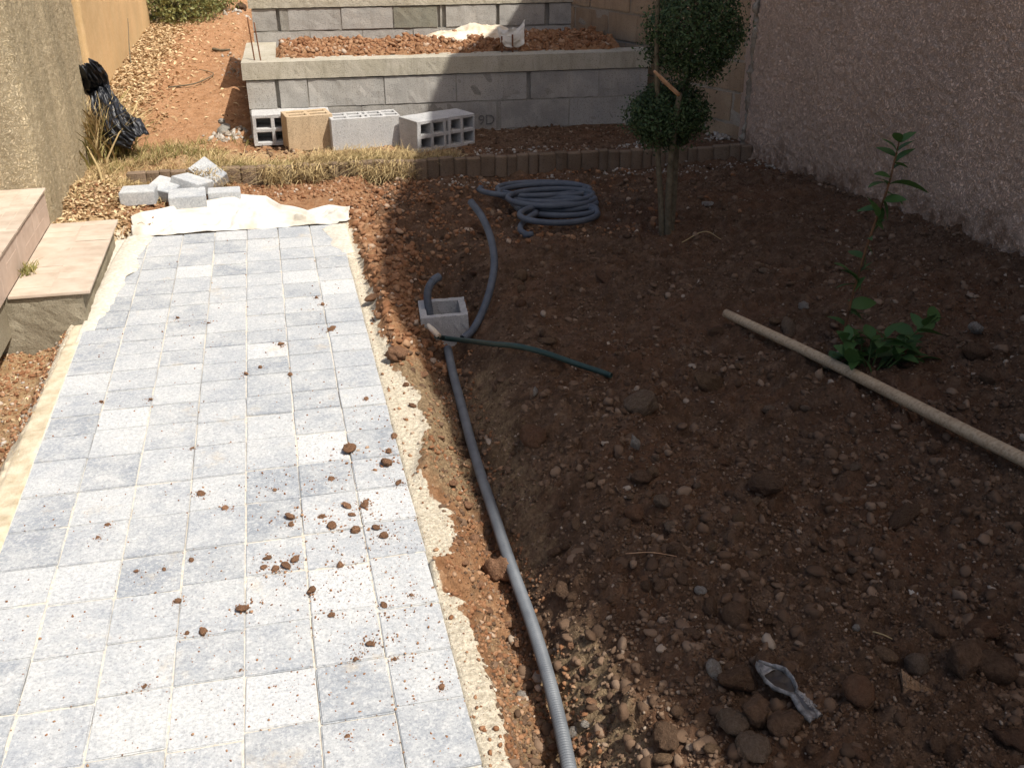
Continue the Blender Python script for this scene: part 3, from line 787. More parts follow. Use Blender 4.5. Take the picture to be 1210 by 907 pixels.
for a_, b_ in ((0.06, 0.222), (0.25, 1.408), (1.43, 1.445), (1.472, 1.86), (1.882, 2.24), (2.275, 2.44)):
    rot_box('mortar_bed', uw, UA, TD, TN, a_, b_, 0.0055, 0.18, 0.6625, 0.82, M['mortar'], 0.06, 0.0035, 14)
rot_box('mortar_bed', uw, UA, TD, TN, 0.06, 0.225, 0.19, 1.39, 0.15, 0.82, M['mortar'])
rot_box('cap_beam', uw, UA, TD, TN, 0.030, 2.46, -0.008, 0.19, 0.826, 0.895, M['beam'], 0.022, 0.0012, 7)
rot_box('side_cap_beam', uw, UA, TD, TN, 0.032, 0.24, 0.195, 1.4, 0.826, 0.893, M['beam'], 0.022, 0.0012, 8)

# red soil inside the terrace and in the upper one
def bed(name, s0, s1, t0, t1, z, bump_h, seed):
    S = np.linspace(s0, s1, 300); T = np.linspace(t0, t1, 110)
    SS, TT = np.meshgrid(S, T)
    X = TA.x + TD.x * SS + TN.x * TT; Y = TA.y + TD.y * SS + TN.y * TT
    Z = z + 0.03 * fbm(SS * 3, TT * 3, 3, seed) + 0.035 * fbm(SS * 12, TT * 12, 4, seed + 5) + bump_h * np.sin(np.clip((TT - t0) / (t1 - t0), 0, 1) * math.pi) ** 1.0 * (0.5 + 0.5 * sstep(0.3, 1.0, SS))
    edge = np.minimum(1, np.minimum(SS - s0, TT - t0) / 0.05)
    Z = Z - 0.05 * (1 - np.clip(edge, 0, 1))
    Z = Z + 0.9 * buried(X, Y, 0.07, 0.008, 0.032, seed + 9, .7) + 0.8 * buried(X, Y, 0.03, 0.004, 0.014, seed + 15, .8) - 0.012
    o = link(name, grid_mesh(name, np.stack([X, Y, Z], -1)), M['terrain']); tag(o, kind='structure')
    return S, T, Z, (lambda s, t: float(Z[min(109, max(0, int((t - t0) / (t1 - t0) * 109))), min(299, max(0, int((s - s0) / (s1 - s0) * 299)))]))
bS, bT, bZ, bed_h = bed('terrace_soil', 0.20, 2.60, 0.10, 0.995, 0.592, 0.055, 711)
bed('upper_terrace_soil', 0.25, 2.5, UD + 0.19, UD + 3.0, 0.84, 0.05, 721)
n = 9000
ss = rng.uniform(0.24, 2.55, n); tt = rng.uniform(0.13, 0.97, n); sz = 0.003 + 0.019 * rng.random(n) ** 4.5
zz = np.array([bed_h(a, b) for a, b in zip(ss, tt)])
o = scatter('terrace_soil_clods', np.stack([TA.x + TD.x * ss + TN.x * tt, TA.y + TD.y * ss + TN.y * tt, zz + sz * 0.3], -1), sz, ROCK20, M['clod_red'])
tag(o, kind='stuff')

# ------------------------------------------------------------------ old beige block wall at the back right
ow = empty('old_block_wall', (0, 0, 0))
tag(ow, 'old beige block wall with rough pointing behind the ball tree', 'wall')
OA, OB = Vector((3.06, 6.19, 0)), Vector((2.07, 8.58, 0))
od = (OB - OA).normalized(); on = Vector((od.y, -od.x, 0))
if on.x < 0: on = -on
zc = 0.0
for r in range(9):
    s, items = (0.0 if r % 2 else -0.22), []
    while s < (OB - OA).length:
        e = s + random.uniform(0.39, 0.46)
        items.append((max(0.004, s), e)); s = e
    block_course(ow, OA, od, on, items, zc - 0.2, zc, 0.16, 0.020, 'old_block', 0.012, 0.008)
    zc += 0.2
rot_box('pointing', ow, OA, od, on, 0.01, (OB - OA).length, 0.015, 0.15, -0.2, 1.575, M['old_mortar'], 0.06, 0.006, 9)
Pz = np.arange(-0.05, 1.6, 0.011)
coreP = np.stack([3.018 + 0.02 * fbm(Pz * 5, 0 * Pz, 3, 663), 6.175 + 0.015 * fbm(Pz * 7, 0 * Pz + 4, 3, 665), Pz], -1)
aa = np.linspace(0, 2 * math.pi, 15)
rr_ = 0.024 * (1 + 1.6 * fbm(Pz[:, None] * 16 + 0 * aa[None], np.cos(aa)[None] * 2 + np.sin(aa)[None] + 0 * Pz[:, None], 4, 667, 0.6))
link('corner_mortar', grid_mesh('corner_mortar', np.stack([coreP[:, 0][:, None] + rr_ * np.cos(aa)[None], coreP[:, 1][:, None] + rr_ * np.sin(aa)[None], coreP[:, 2][:, None] + 0 * aa[None]], -1)), M['old_mortar'], ow)

# ------------------------------------------------------------------ left: boundary wall, yellow wall
lw = empty('boundary_wall', (-1.6, 5.25, 0)); tag(lw, 'weathered ochre roughcast wall end beside the tiled steps', 'wall')
def wall_sheet(name, parent, make, nu, nv, m):
    U, V = np.meshgrid(np.linspace(0, 1, nu), np.linspace(0, 1, nv))
    return link(name, grid_mesh(name, make(U, V) - np.array([parent.location.x, parent.location.y, parent.location.z])), m, parent)
def rc(a, b, amp=0.010, seed=0):
    return amp * (1.2 * np.clip(fbm(a * 55, b * 55, 2, 800 + seed, 0.65), -.4, .3) + 1.2 * np.clip(0.2 - np.abs(fbm(a * 45, b * 45, 2, 830 + seed)), -.1, 1)) * 0.8 + 0.010 * fbm(a * 1.7, b * 1.7, 3, 850 + seed)
x_face = -1.125
# one continuous skin: front face, rounded arris, long side, far return
def skin(path_pts, zlo, zhi, parent, name, m, seed, step=0.010, zstep=0.010):
    P = resample([Vector((p[0], p[1], 0)) for p in path_pts], step)[:, :2]
    T = np.gradient(P, axis=0); T /= np.linalg.norm(T, axis=1)[:, None]
    Nn = np.stack([T[:, 1], -T[:, 0]], 1)
    for _ in range(3): Nn[1:-1] = (Nn[:-2] + Nn[1:-1] + Nn[2:]) / 3
    s = np.arange(len(P)) * step; z = np.arange(zlo, zhi, zstep)
    S, Z = np.meshgrid(s, z)
    D = rc(S, Z, 0.0065 if seed == 1 else 0.004, seed)
    X = P[None, :, 0] + Nn[None, :, 0] * D - parent.location.x; Y = P[None, :, 1] + Nn[None, :, 1] * D - parent.location.y
    return link(name, grid_mesh(name, np.stack([X, Y, Z], -1)), m, parent)
skin([(-2.6, 5.26), (-1.16, 5.24), (-1.135, 5.255), (-1.125, 5.28), (-1.135, 6.96), (-1.145, 6.99), (-1.17, 7.0), (-1.245, 7.0), (-1.262, 7.02), (-1.265, 7.9)], -0.15, 1.5, lw, 'render_coat', M['ochre_rough'], 1)
link('wall_core', box_mesh('wall_core', 1.4, 1.70, 2.35, 0.01, centre=(-0.36 + 0.08, 0.885, 1.02)), M['ochre_rough'], lw, (0.0, 0.0, 0))
yw = empty('yellow_wall', (-1.22, 7.9, 0)); tag(yw, 'smooth yellow orange rendered wall along the dirt track', 'wall')
skin([(-1.30, 7.92), (-1.225, 7.92), (-1.215, 7.94), (-1.20, 9.0), (-1.20, 12.35), (-1.215, 12.38), (-1.5, 12.38)], 0.0, 1.8, yw, 'render_coat', M['yellow'], 2, 0.03, 0.03)
link('wall_core', box_mesh('wall_core', 0.28, 4.38, 1.85, 0.01, centre=(-0.14, 2.25, 0.9)), M['yellow'], yw)

# ------------------------------------------------------------------ tiled steps on the left
st = empty('tiled_steps', (-0.80, 4.2, 0)); tag(st, 'two beige tiled concrete steps with rough underside at the path edge', 'steps')
SY0, SY1 = 4.20, 5.24
link('base', rough_box_mesh('base', 0.62, SY1 - SY0 - 0.02, 0.30, 0.016, 0.0028, centre=(-0.345, (SY1 - SY0) / 2 + 0.004, -0.035), seed=31, freq=26), M['concrete_old'], st)
link('riser_base', box_mesh('riser_base', 1.2, SY1 - SY0 + 0.25, 0.34, 0.004, centre=(-0.935, (SY1 - SY0) / 2 - 0.11, 0.125)), M['concrete_old'], st)
ty = [0.0, 0.355, 0.70, 1.03]
for i in range(3):
    for (xa, xb) in ((-0.318, 0.0),):
        link('tread_tile', box_mesh('tread_tile', xb - xa - 0.003, ty[i + 1] - ty[i] - 0.006, 0.012, 0.002, centre=((xa + xb) / 2, (ty[i] + ty[i + 1]) / 2, 0.125)), M['tile'], st, rot=(random.gauss(0, .001), random.gauss(0, .001), 0))
        # shallow strip relief pressed into each tile, as in the photo
        bm = bmesh.new()
        q = 4
        for a in range(q):
            for b in range(2):
                wx, wy = (xb - xa) / 2, (ty[i + 1] - ty[i]) / q
                if (a + b + i) % 3 == 2: continue
                m4 = Matrix.Translation((xa + wx * (b + 0.5), ty[i] + wy * (a + 0.5), 0.1312)) @ Matrix.Diagonal((wx * 0.95, wy * 0.92, 0.0016, 1))
                bmesh.ops.create_cube(bm, size=1.0, matrix=m4)
        link('tile_relief', bm_mesh('tile_relief', bm), M['tile'], st)
for i in range(4):
    a, b = -0.36 + i * 0.35, -0.36 + (i + 1) * 0.35
    link('riser_tile', box_mesh('riser_tile', 0.011, b - a - 0.003, 0.165, 0.0015, centre=(-0.3235, (a + b) / 2, 0.2125)), M['tile_riser'], st)
    bm = bmesh.new()
    for zz_, ww in ((0.175, 0.04), (0.22, 0.036), (0.262, 0.04)):
        if (i + int(zz_ * 100)) % 3: bmesh.ops.create_cube(bm, size=1.0, matrix=Matrix.Translation((-0.3176, (a + b) / 2 + random.uniform(-.06, .06), zz_)) @ Matrix.Diagonal((0.0016, 0.20, ww, 1)))
    link('riser_relief', bm_mesh('riser_relief', bm), M['tile_riser'], st)
    for j in range(3):
        link('tread_tile', box_mesh('tread_tile', 0.347, b - a - 0.003, 0.012, 0.002, centre=(-0.306 - 0.175 - j * 0.35, (a + b) / 2, 0.302)), M['tile'], st)
    bm = bmesh.new()
    for j in range(6):
        bmesh.ops.create_cube(bm, size=1.0, matrix=Matrix.Translation((-0.33 - j * 0.055, (a + b) / 2, 0.308)) @ Matrix.Diagonal((0.05, (b - a) * random.uniform(0.4, 0.95), 0.0016, 1)))
    link('tile_relief', bm_mesh('tile_relief', bm), M['tile'], st)

# broken concrete kerb between the low ground and the path bedding
bm_pts = [(-0.885, 4.19, 0), (-0.893, 3.8, 0), (-0.905, 3.4, 0), (-0.91, 3.0, 0), (-0.915, 2.4, 0), (-0.92, 1.6, 0)]
P = resample(catmull(bm_pts, 8), 0.010)
U = np.linspace(0, 1, 34)
prof_x = np.interp(U, [0, .2, .42, .55, .64, .75, 1.0], [-0.125, -0.085, -0.048, -0.030, -0.014, 0.0, 0.074]); prof_z = np.interp(U, [0, .2, .42, .55, .64, .75, 1.0], [-0.16, -0.115, -0.070, -0.048, -0.022, -0.011, -0.0065])
flat = sstep(.70, .62, U)[None]
X = P[:, 0][:, None] + prof_x[None] + 0.022 * fbm(P[:, 1][:, None] * 7, U[None] * 2, 4, 861) * flat; Y = P[:, 1][:, None] + 0 * U[None]
Z = prof_z[None] + (0.020 * fbm(Y * 14, X * 28, 4, 871) + 0.5 * buried(X, Y, 0.05, .006, .022, 873, .5)) * flat + 0.004 * fbm(Y * 30, X * 30, 3, 875) - 0.01 * (U[None] > .985)
kerb = link('broken_kerb', grid_mesh('broken_kerb', np.stack([X, Y, Z], -1)), M['haunch'])
tag(kerb, 'crumbling sandy concrete haunch along the left edge of the paving', 'kerb')

# ------------------------------------------------------------------ half-round edging set across the garden
ed = empty('garden_edging', (0, 0, 0)); tag(ed, 'row of upright half round concrete edging pieces below the block wall', 'edging')
def edging_piece(w, h, k):
    bm = bmesh.new(); a = np.linspace(0, math.pi, 7)
    ring = [Vector((-math.cos(t) * w / 2, -math.sin(t) * 0.013, 0)) for t in a] + [Vector((w / 2, 0.035, 0)), Vector((-w / 2, 0.035, 0))]
    lo = [bm.verts.new(v + Vector((0, 0, -0.12))) for v in ring]; hi = [bm.verts.new(v + Vector((0, 0, h))) for v in ring]
    top = [bm.verts.new(Vector((v.x * 0.86, v.y * 0.7 + 0.003, h + 0.008))) for v in ring]
    for i in range(len(ring)):
        j = (i + 1) % len(ring)
        bm.faces.new((lo[i], lo[j], hi[j], hi[i])); bm.faces.new((hi[i], hi[j], top[j], top[i]))
    bm.faces.new(top); bm.faces.new(lo[::-1])
    return bm_mesh('edging_piece_%d' % k, bm)
em = [edging_piece(0.062, 0.0, k) for k in range(3)]
A, B = Vector((-0.86, 6.175, 0)), Vector((2.96, 6.02, 0))
L = (B - A).length; dd = (B - A).normalized(); s = 0.0
while s < L:
    w = random.choice([0.062, 0.075, 0.09, 0.11])
    p = A + dd * (s + w / 2)
    o = link('edging_piece', em[int(s * 100) % 3], M['edging'], ed, (p.x, p.y + random.uniform(-.004, .004), 0.128 + random.uniform(-0.008, 0.006)), (random.gauss(0, .02), random.gauss(0, .01), math.atan2(dd.y, dd.x) + random.gauss(0, .02)), (w / 0.062 * 0.985, 1, 1))
    s += w

# ------------------------------------------------------------------ hollow concrete blocks lying in front of the wall
def hollow_block(L, W, Hh, nx, ny, m, parent, wall=0.022, depth=0.17, centre_gap=False, solid_name='body'):
    """cells open on +Z; centred, base at z = 0; web walls are parts of the casting, so one mesh with real cells"""
    bm = bmesh.new()
    if centre_gap:
        half = nx // 2; cw = (L - wall * (nx + 2) - 0.012) / nx; xs_ = [-L / 2]
        edges = []; x = -L / 2
        for i in range(nx):
            x += wall * (1 if i else 1.25); edges.append((x, x + cw)); x += cw
            if i == half - 1:
                x += wall; edges.append((x, x + 0.014)); x += 0.014
    else:
        cw = (L - wall * (nx + 1)) / nx
        edges = [(-L / 2 + wall + i * (cw + wall), -L / 2 + wall + i * (cw + wall) + cw) for i in range(nx)]
    ch = (W - wall * (ny + 1)) / ny
    yed = [(-W / 2 + wall + j * (ch + wall), -W / 2 + wall + j * (ch + wall) + ch) for j in range(ny)]
    gx = [-L / 2] + [v for e in edges for v in e] + [L / 2]; gy = [-W / 2] + [v for e in yed for v in e] + [W / 2]
    top = {(i, j): bm.verts.new((gx[i], gy[j], Hh)) for i in range(len(gx)) for j in range(len(gy))}
    for i in range(len(gx) - 1):
        for j in range(len(gy) - 1):
            a, b, c, d = top[i, j], top[i + 1, j], top[i + 1, j + 1], top[i, j + 1]
            if i % 2 == 1 and j % 2 == 1:
                tp = 0.004
                lo = [bm.verts.new((v.co.x + sx * tp, v.co.y + sy * tp, Hh - depth)) for v, sx, sy in ((a, 1, 1), (b, -1, 1), (c, -1, -1), (d, 1, -1))]
                q = [a, b, c, d]
                for k in range(4): bm.faces.new((q[k], q[(k + 1) % 4], lo[(k + 1) % 4], lo[k]))
                bm.faces.new(lo)
            else: bm.faces.new((a, b, c, d))
    nx_, ny_ = len(gx) - 1, len(gy) - 1
    rim = [(i, 0) for i in range(nx_ + 1)] + [(nx_, j) for j in range(1, ny_ + 1)] + [(i, ny_) for i in range(nx_ - 1, -1, -1)] + [(0, j) for j in range(ny_ - 1, 0, -1)]
    base = [bm.verts.new((gx[i], gy[j], 0)) for i, j in rim]
    for k in range(len(rim)):
        bm.faces.new((base[k], base[(k + 1) % len(rim)], top[rim[(k + 1) % len(rim)]], top[rim[k]]))
    bm.faces.new(base[::-1])
    for v in bm.verts: v.co += Vector((random.uniform(-1, 1), random.uniform(-1, 1), random.uniform(-1, 1))) * 0.0016
    bmesh.ops.recalc_face_normals(bm, faces=bm.faces)
    outer = [e for e in bm.edges if len(e.link_faces) == 2 and e.calc_face_angle(0) > 1.0 and e.is_convex]
    bmesh.ops.bevel(bm, geom=outer, offset=0.003, segments=1, affect='EDGES')
    return bm_mesh('hollow_block', bm)
def loose_block(label, p, rot, L, W, Hh, nx, ny, m, **k):
    o = link('hollow_block', hollow_block(L, W, Hh, nx, ny, m, None, **k), m, None, p, rot)
    return tag(o, label, 'concrete block', 'hollow blocks lying below the terrace wall')
gz = 0.095
# cells forward: Z axis of the block turned to face the camera
def facing(az): return (math.radians(90), 0, az)
p = at_z(300, 172, gz); 
loose_block('grey hollow block lying with its cells facing forward, farthest left of the row', (p.x + 0.255, p.y + 0.17, gz + 0.10), facing(math.radians(0)), 0.50, 0.20, 0.20, 4, 2, M['block_new'], wall=0.024)
p = at_z(367, 177, gz)
loose_block('tan half block standing with its four cells open upward', (p.x - 0.005, p.y + 0.085, gz), (0, 0, math.radians(9)), 0.295, 0.20, 0.22, 2, 2, M['block_tan'], wall=0.026)
p = at_z(435, 176, gz)
loose_block('pale grey hollow block standing with its row of cells open upward', (p.x - 0.010, p.y + 0.11, gz), (0, 0, math.radians(5)), 0.45, 0.20, 0.20, 4, 2, M['block_new'], centre_gap=True)
p = at_z(528, 174, gz)
loose_block('grey hollow block on its side with eight cells facing the bed, half in shadow', (p.x - 0.095, p.y + 0.155, gz + 0.10), facing(math.radians(24)), 0.445, 0.20, 0.22, 4, 2, M['block_new'], centre_gap=True)

# ------------------------------------------------------------------ loose grey pavers beside the path end
paver_me = box_mesh('loose_paver', 0.175, 0.155, 0.07, 0.003, 0.001, seg=2)
def loose_paver(label, u, v, rot, sc=(1, 1, 1), lift=0.035, zbase=None):
    p = on_ground(u, v)
    o = link('loose_paver', paver_me, M['paver'], None, (p.x, p.y, p.z + lift), rot, sc)
    tag(o, label, 'paver', 'loose pavers beside the end of the path')
R = math.radians
loose_paver('loose grey paver nearest the steps, flat with yellow streaks on its side', 166, 240, (R(2), R(-1), R(-4)), (1.05, 0.9, 1.05))
loose_paver('loose grey paver tilted against the back of the front one', 198, 235, (R(14), R(8), R(-28)), (0.9, 0.95, 1), 0.055)
loose_paver('loose grey paver resting nearest the white cloth, sandy on top', 223, 243, (R(4), R(0), R(3)), (1.12, 1.0, 1.1), 0.045)
loose_paver('loose grey paver half hidden behind the sandy topped one', 229, 232, (R(-6), R(12), R(-32)), (1.0, 1.0, 1), 0.06)
loose_paver('loose grey paver lying flat at the right end of the heap', 266, 236, (R(1), R(1), R(2)), (1.0, 0.75, 0.9))
loose_paver('loose grey paver leaning steeply at the back of the heap', 249, 222, (R(28), R(22), R(-48)), (1.15, 0.8, 1), 0.075)

# ------------------------------------------------------------------ white geotextile folded at the end of the paving
U, V = np.meshgrid(np.linspace(0, 1, 130), np.linspace(0, 1, 40))
front = 5.345 + 0.0 * U; back = np.interp(U, [0, .05, .2, .38, .5, .62, .68, .8, .9, 1], [5.47, 5.54, 5.66, 5.70, 5.76, 5.70, 5.55, 5.46, 5.50, 5.46])
X = -0.775 + 1.13 * U + 0.02 * fbm(U * 5, V * 3, 3, 901); Y = front + (back - front) * V + 0.012 * fbm(U * 9, V * 2, 3, 905)
fold = np.sin(V * math.pi) ** 0.7
Z = 0.003 + fold ** 1.6 * (0.012 + 0.042 * np.exp(-((U - 0.55) / 0.13) ** 2) + 0.025 * np.exp(-((U - 0.95) / 0.05) ** 2) + 0.012 * np.exp(-((U - .15) / .1) ** 2))
Z = Z + 0.050 * fbm(U * 7 + V * 2.2, V * 2.2 - U * 3, 4, 911) * (0.2 + fold) + 0.05 * (0.2 - np.abs(fbm(U * 11 + V * 3, V * 3.5 - U * 6, 3, 921))) * (0.15 + fold)
Z = np.maximum(Z, smooth_height(X, Y) + 0.012 + 0.02 * (V > 0.9))
o = link('geotextile_cloth', grid_mesh('geotextile_cloth', np.stack([X, Y, Z], -1)), M['cloth'])
md = o.modifiers.new('thickness', 'SOLIDIFY'); md.thickness = 0.0015
tag(o, 'crumpled white ground cloth sticking out past the end of the paving', 'ground cloth')

# ------------------------------------------------------------------ sack, rag and steel rods on the terrace
def tpt(s, t, z): 
    p = TA + TD * s + TN * t; return Vector((p.x, p.y, z))
U, V = np.meshgrid(np.linspace(0, 1, 70), np.linspace(0, 1, 30))
ss_ = 1.30 + 0.66 * U; tt_ = 0.50 + 0.42 * V + 0.05 * fbm(U * 4, V * 4, 3, 931)
hz = (np.sin(U * math.pi) ** 0.45) * (np.sin(V * math.pi) ** 0.5)
ZZ_ = 0.615 + hz * (0.055 + 0.05 * U) + 0.045 * fbm(U * 6 + V * 2, V * 4, 4, 941) * hz + 0.012 * np.abs(fbm(U * 16, V * 12, 3, 945)) 
o = link('empty_sack', grid_mesh('empty_sack', np.stack([TA.x + TD.x * ss_ + TN.x * tt_, TA.y + TD.y * ss_ + TN.y * tt_, ZZ_], -1)), M['sack'])
tag(o, 'crumpled dirty cream sack lying on the red terrace soil', 'sack')
def rod(label, s, t, z0, z1, lean, r=0.0045):
    a = tpt(s, t, z0); b = a + Vector((lean[0], lean[1], z1 - z0))
    o = link('steel_rod', tube_mesh('steel_rod', resample([a, b], 0.05), r, 8), M['rust'])
    return tag(o, label, 'steel rod', 'reinforcing rods sticking up from the wall cap')
rod('rusty rod left of the pair at the left wall corner', 0.075, 0.10, 0.55, 0.86, (-0.02, 0.02))
rod('rusty rod right of the pair at the left wall corner', 0.115, 0.08, 0.55, 0.83, (-0.02, 0.02))
rod('left one of the two rods holding up the pale rag', 1.735, 0.12, 0.55, 0.70, (0, 0.01), 0.006)
rod('right one of the two rods holding up the pale rag', 1.81, 0.12, 0.55, 0.71, (0, 0.01), 0.006)
U, V = np.meshgrid(np.linspace(0, 1, 26), np.linspace(0, 1, 20))
ss_ = 1.725 + 0.16 * U + 0.03 * V * U; zz_ = 0.655 + 0.085 * V + 0.05 * V * U - 0.03 * np.sin(U * math.pi) + 0.02 * fbm(U * 4, V * 4, 3, 951); tt_ = 0.11 + 0.10 * V + 0.05 * fbm(U * 3, V * 3, 3, 955)
o = link('rag', grid_mesh('rag', np.stack([TA.x + TD.x * ss_ + TN.x * tt_, TA.y + TD.y * ss_ + TN.y * tt_, zz_], -1)), M['cloth'])
o.modifiers.new('thickness', 'SOLIDIFY').thickness = 0.003
tag(o, 'pale rag caught on two rods above the wall cap', 'rag')

# ------------------------------------------------------------------ black plastic sheet at the wall end
pts = [(99, 74, .13, -1.10), (107, 88, .15, -1.08), (116, 104, .14, -1.06), (128, 128, .15, -1.0), (143, 148, .13, -0.92), (164, 166, .09, -0.82)]
C = [at_x(u, v, x) for u, v, w, x in pts]
C = resample(catmull(C, 8), 0.012); n = len(C)
W = np.interp(np.linspace(0, 1, n), [0, .02, .1, .3, .6, .85, .97, 1], [0.002, 0.05, 0.085, 0.070, 0.095, 0.105, 0.08, 0.002])
T = np.gradient(C, axis=0); T /= np.linalg.norm(T, axis=1)[:, None]
side = np.cross(T, np.array([0.25, -1.0, 0.35])); side /= np.linalg.norm(side, axis=1)[:, None]; nn = np.cross(side, T)
if nn[:, 1].mean() > 0: nn = -nn
v = np.linspace(-1, 1, 60)[None]; t_ = np.linspace(0, 1, n)[:, None]
W2 = np.interp(np.linspace(0, 1, n), [0, .08, .25, .32, .6, .85, 1], [0.045, 0.085, 0.095, 0.075, 0.10, 0.125, 0.07])[:, None] * (1 + 0.25 * fbm(t_ * 9 + 0 * v, v * 0.6 + 3 * np.sign(v), 3, 960))
fold_ = 0.055 * (1 - v ** 2) - 0.075 * np.abs(fbm(t_ * 4 + v * 1.2, v * 2.2 - t_ * 3, 4, 965, 0.55)) - 0.03 * np.abs(fbm(t_ * 13 - v * 2, v * 5 + t_ * 4, 3, 967)) - 0.05 * np.exp(-((t_ - 0.29) / 0.018) ** 2)
V = C[:, None, :] + (W2 * v)[..., None] * side[:, None, :] + fold_[..., None] * nn[:, None, :]
o = link('plastic_sheet', grid_mesh('plastic_sheet', V), M['black_plastic']); o.modifiers.new('thickness', 'SOLIDIFY').thickness = 0.003
tag(o, 'crumpled shiny black plastic sheet leaning at the ochre wall end', 'plastic sheet')

# ------------------------------------------------------------------ concrete junction box in the trench
bxp = [at_z(503, 376, 0.0), at_z(559, 373, 0.0), at_z(544.5, 355.4, 0.0), at_z(491, 357, 0.0)]
bc = sum(bxp, Vector()) / 4; bd = (bxp[1] - bxp[0]).normalized()
bl = (bxp[1] - bxp[0]).length; bw = ((bxp[2] - bxp[1]).length + (bxp[3] - bxp[0]).length) / 2
bw = min(max(bw, 0.19), 0.25)
jb = empty('junction_box', (bc.x, bc.y, -0.14), (R(2), R(-2), math.atan2(bd.y, bd.x))); tag(jb, 'open grey concrete box set in the pipe trench', 'concrete box')
tk = 0.028
bm = box_bm(bl, bw, 0.012, 0.002, centre=(0, 0, 0.006)); link('bottom', bm_mesh('bottom', bm), M['block_new'], jb)
for nm, sx, sy, cx_, cy_ in (('side', bl, tk, 0, -bw / 2 + tk / 2), ('side', bl, tk, 0, bw / 2 - tk / 2), ('end', tk, bw - 2 * tk - 0.001, -bl / 2 + tk / 2, 0), ('end', tk, bw - 2 * tk - 0.001, bl / 2 - tk / 2, 0)):
    me = rough_box_mesh(nm, sx, sy, 0.15, 0.014, 0.0016, centre=(cx_, cy_, 0.075), seed=int(cx_ * 100 + cy_ * 900) + 40, freq=60)
    link(nm, me, M['block_new'], jb)

# ------------------------------------------------------------------ conduits and hose
def tube_thing(name, pts, r, label, cat, m, group=None, **k):
    o = link(name, tube_mesh(name, pts, r, **k), m); return tag(o, label, cat, group)
def gp(u, v, lift): 
    p = on_ground(u, v); s = float(smooth_height(p.x, p.y)); return Vector((p.x, p.y, max(s, p.z) + lift))
tp = []
for u, v in [(529, 412), (535, 440), (545, 478), (556, 520), (568, 560), (582, 602), (596, 645), (611, 688), (628, 735), (645, 790), (660, 848), (672, 905), (686, 985)]:
    z = -0.045
    for _ in range(8):
        q = at_z(u, v, z); z = float(smooth_height(q.x, q.y)) + 0.030 + 0.0
    tp.append(at_z(u, v, z))
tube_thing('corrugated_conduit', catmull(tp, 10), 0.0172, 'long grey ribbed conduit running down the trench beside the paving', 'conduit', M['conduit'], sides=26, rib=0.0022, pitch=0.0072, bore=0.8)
# stub rising out of the box
q = bc
e = [Vector((q.x - 0.055, q.y + 0.0, -0.07)), Vector((q.x - 0.062, q.y + 0.005, 0.0)), Vector((q.x - 0.066, q.y + 0.015, 0.055)), Vector((q.x - 0.055, q.y + 0.03, 0.095)), Vector((q.x - 0.028, q.y + 0.05, 0.118)), Vector((q.x - 0.005, q.y + 0.07, 0.122))]
tube_thing('conduit_stub', catmull(e, 8), 0.0175, 'short conduit stub bending up out of the concrete box', 'conduit', M['conduit_shaded'], sides=22, rib=0.0016, pitch=0.008, bore=0.8)
# free end rising behind the box
rp = [at_y(547, 400, 3.80), at_y(559, 389, 3.84), at_y(571, 366, 3.90), at_y(580, 338, 3.98), at_y(584, 310, 4.08), at_y(580, 282, 4.20), at_y(570, 257, 4.32), at_y(556, 238, 4.42)]
tube_thing('conduit_length', catmull(rp, 10), 0.0165, 'curved length of conduit rising from behind the concrete box to a free end', 'conduit', M['conduit_shaded'], sides=22, rib=0.0014, pitch=0.008, bore=0.8)
# coil
rings = [(628, 226, 62, 8.5), (640, 224, 52, 8), (645, 230, 56, 10), (650, 236, 50, 8.5), (655, 241, 50, 9), (657, 246, 47, 7.5), (660, 256, 46, 10)]
pts = []
N = 36
for i in range(len(rings) * N - 10):
    f = i / N; k = min(int(f), len(rings) - 2); fr = min(1.0, f - k)
    c = [rings[k][j] * (1 - fr) + rings[k + 1][j] * fr for j in range(4)]
    a = 2 * math.pi * f + math.pi * 0.9
    u, v = c[0] + c[2] * math.cos(a), c[1] - c[3] * math.sin(a) * 1.0
    lift = 0.024 + 0.030 * abs(((len(rings) - 1 - f) % 3) - 1.5) / 1.5 + 0.022 * max(0, 3 - abs(f - 2.2)) / 3 + 0.012 * math.sin(a * 0.5 + f)
    p = at_z(u, v, 0.03 + lift)
    pts.append(Vector((p.x, p.y, float(smooth_height(p.x, p.y)) * 0.5 + 0.018 + lift)))
for u, v, l in [(608, 256, .04), (617, 247, .05), (634, 251, .05), (626, 256, .045), (617, 264, .035), (615, 272, .03), (622, 277, .03), (629, 276.5, .03)]:
    p = at_z(u, v, 0.03 + l); 
    if l != .04: pts.append(Vector((p.x, p.y, 0.03 + l)))
tube_thing('conduit_coil', resample(catmull(pts, 3), 0.012), 0.0158, 'coil of blue grey conduit lying on the shaded soil before the edging', 'conduit', M['conduit_shaded'], sides=10, bore=0.8)
hp = [gp(516, 421, 0.09), gp(528, 422, 0.085), gp(548, 422, 0.075), gp(580, 423, 0.06), gp(612, 426, 0.045), gp(645, 430, 0.03), gp(680, 437, 0.02), gp(706, 443, 0.016), gp(722, 447.5, 0.012)]
hs = tube_thing('garden_hose', catmull(hp, 10), 0.0105, 'dark green hose end crossing over the grey conduit', 'hose', M['hose'], sides=12, bore=0.7)
g0 = hp[0] + Vector((-0.005, 0.03, 0.01))
link('tape_wrap', tube_mesh('tape_wrap', resample(catmull([g0 + Vector((-0.016, 0.045, 0.012)), g0 + Vector((-0.006, 0.02, 0.004)), hp[0] + Vector((0.012, -0.004, 0.0))], 6), 0.008), [0.007, 0.012, 0.0125, 0.0115], 10), M['sack'], hs)

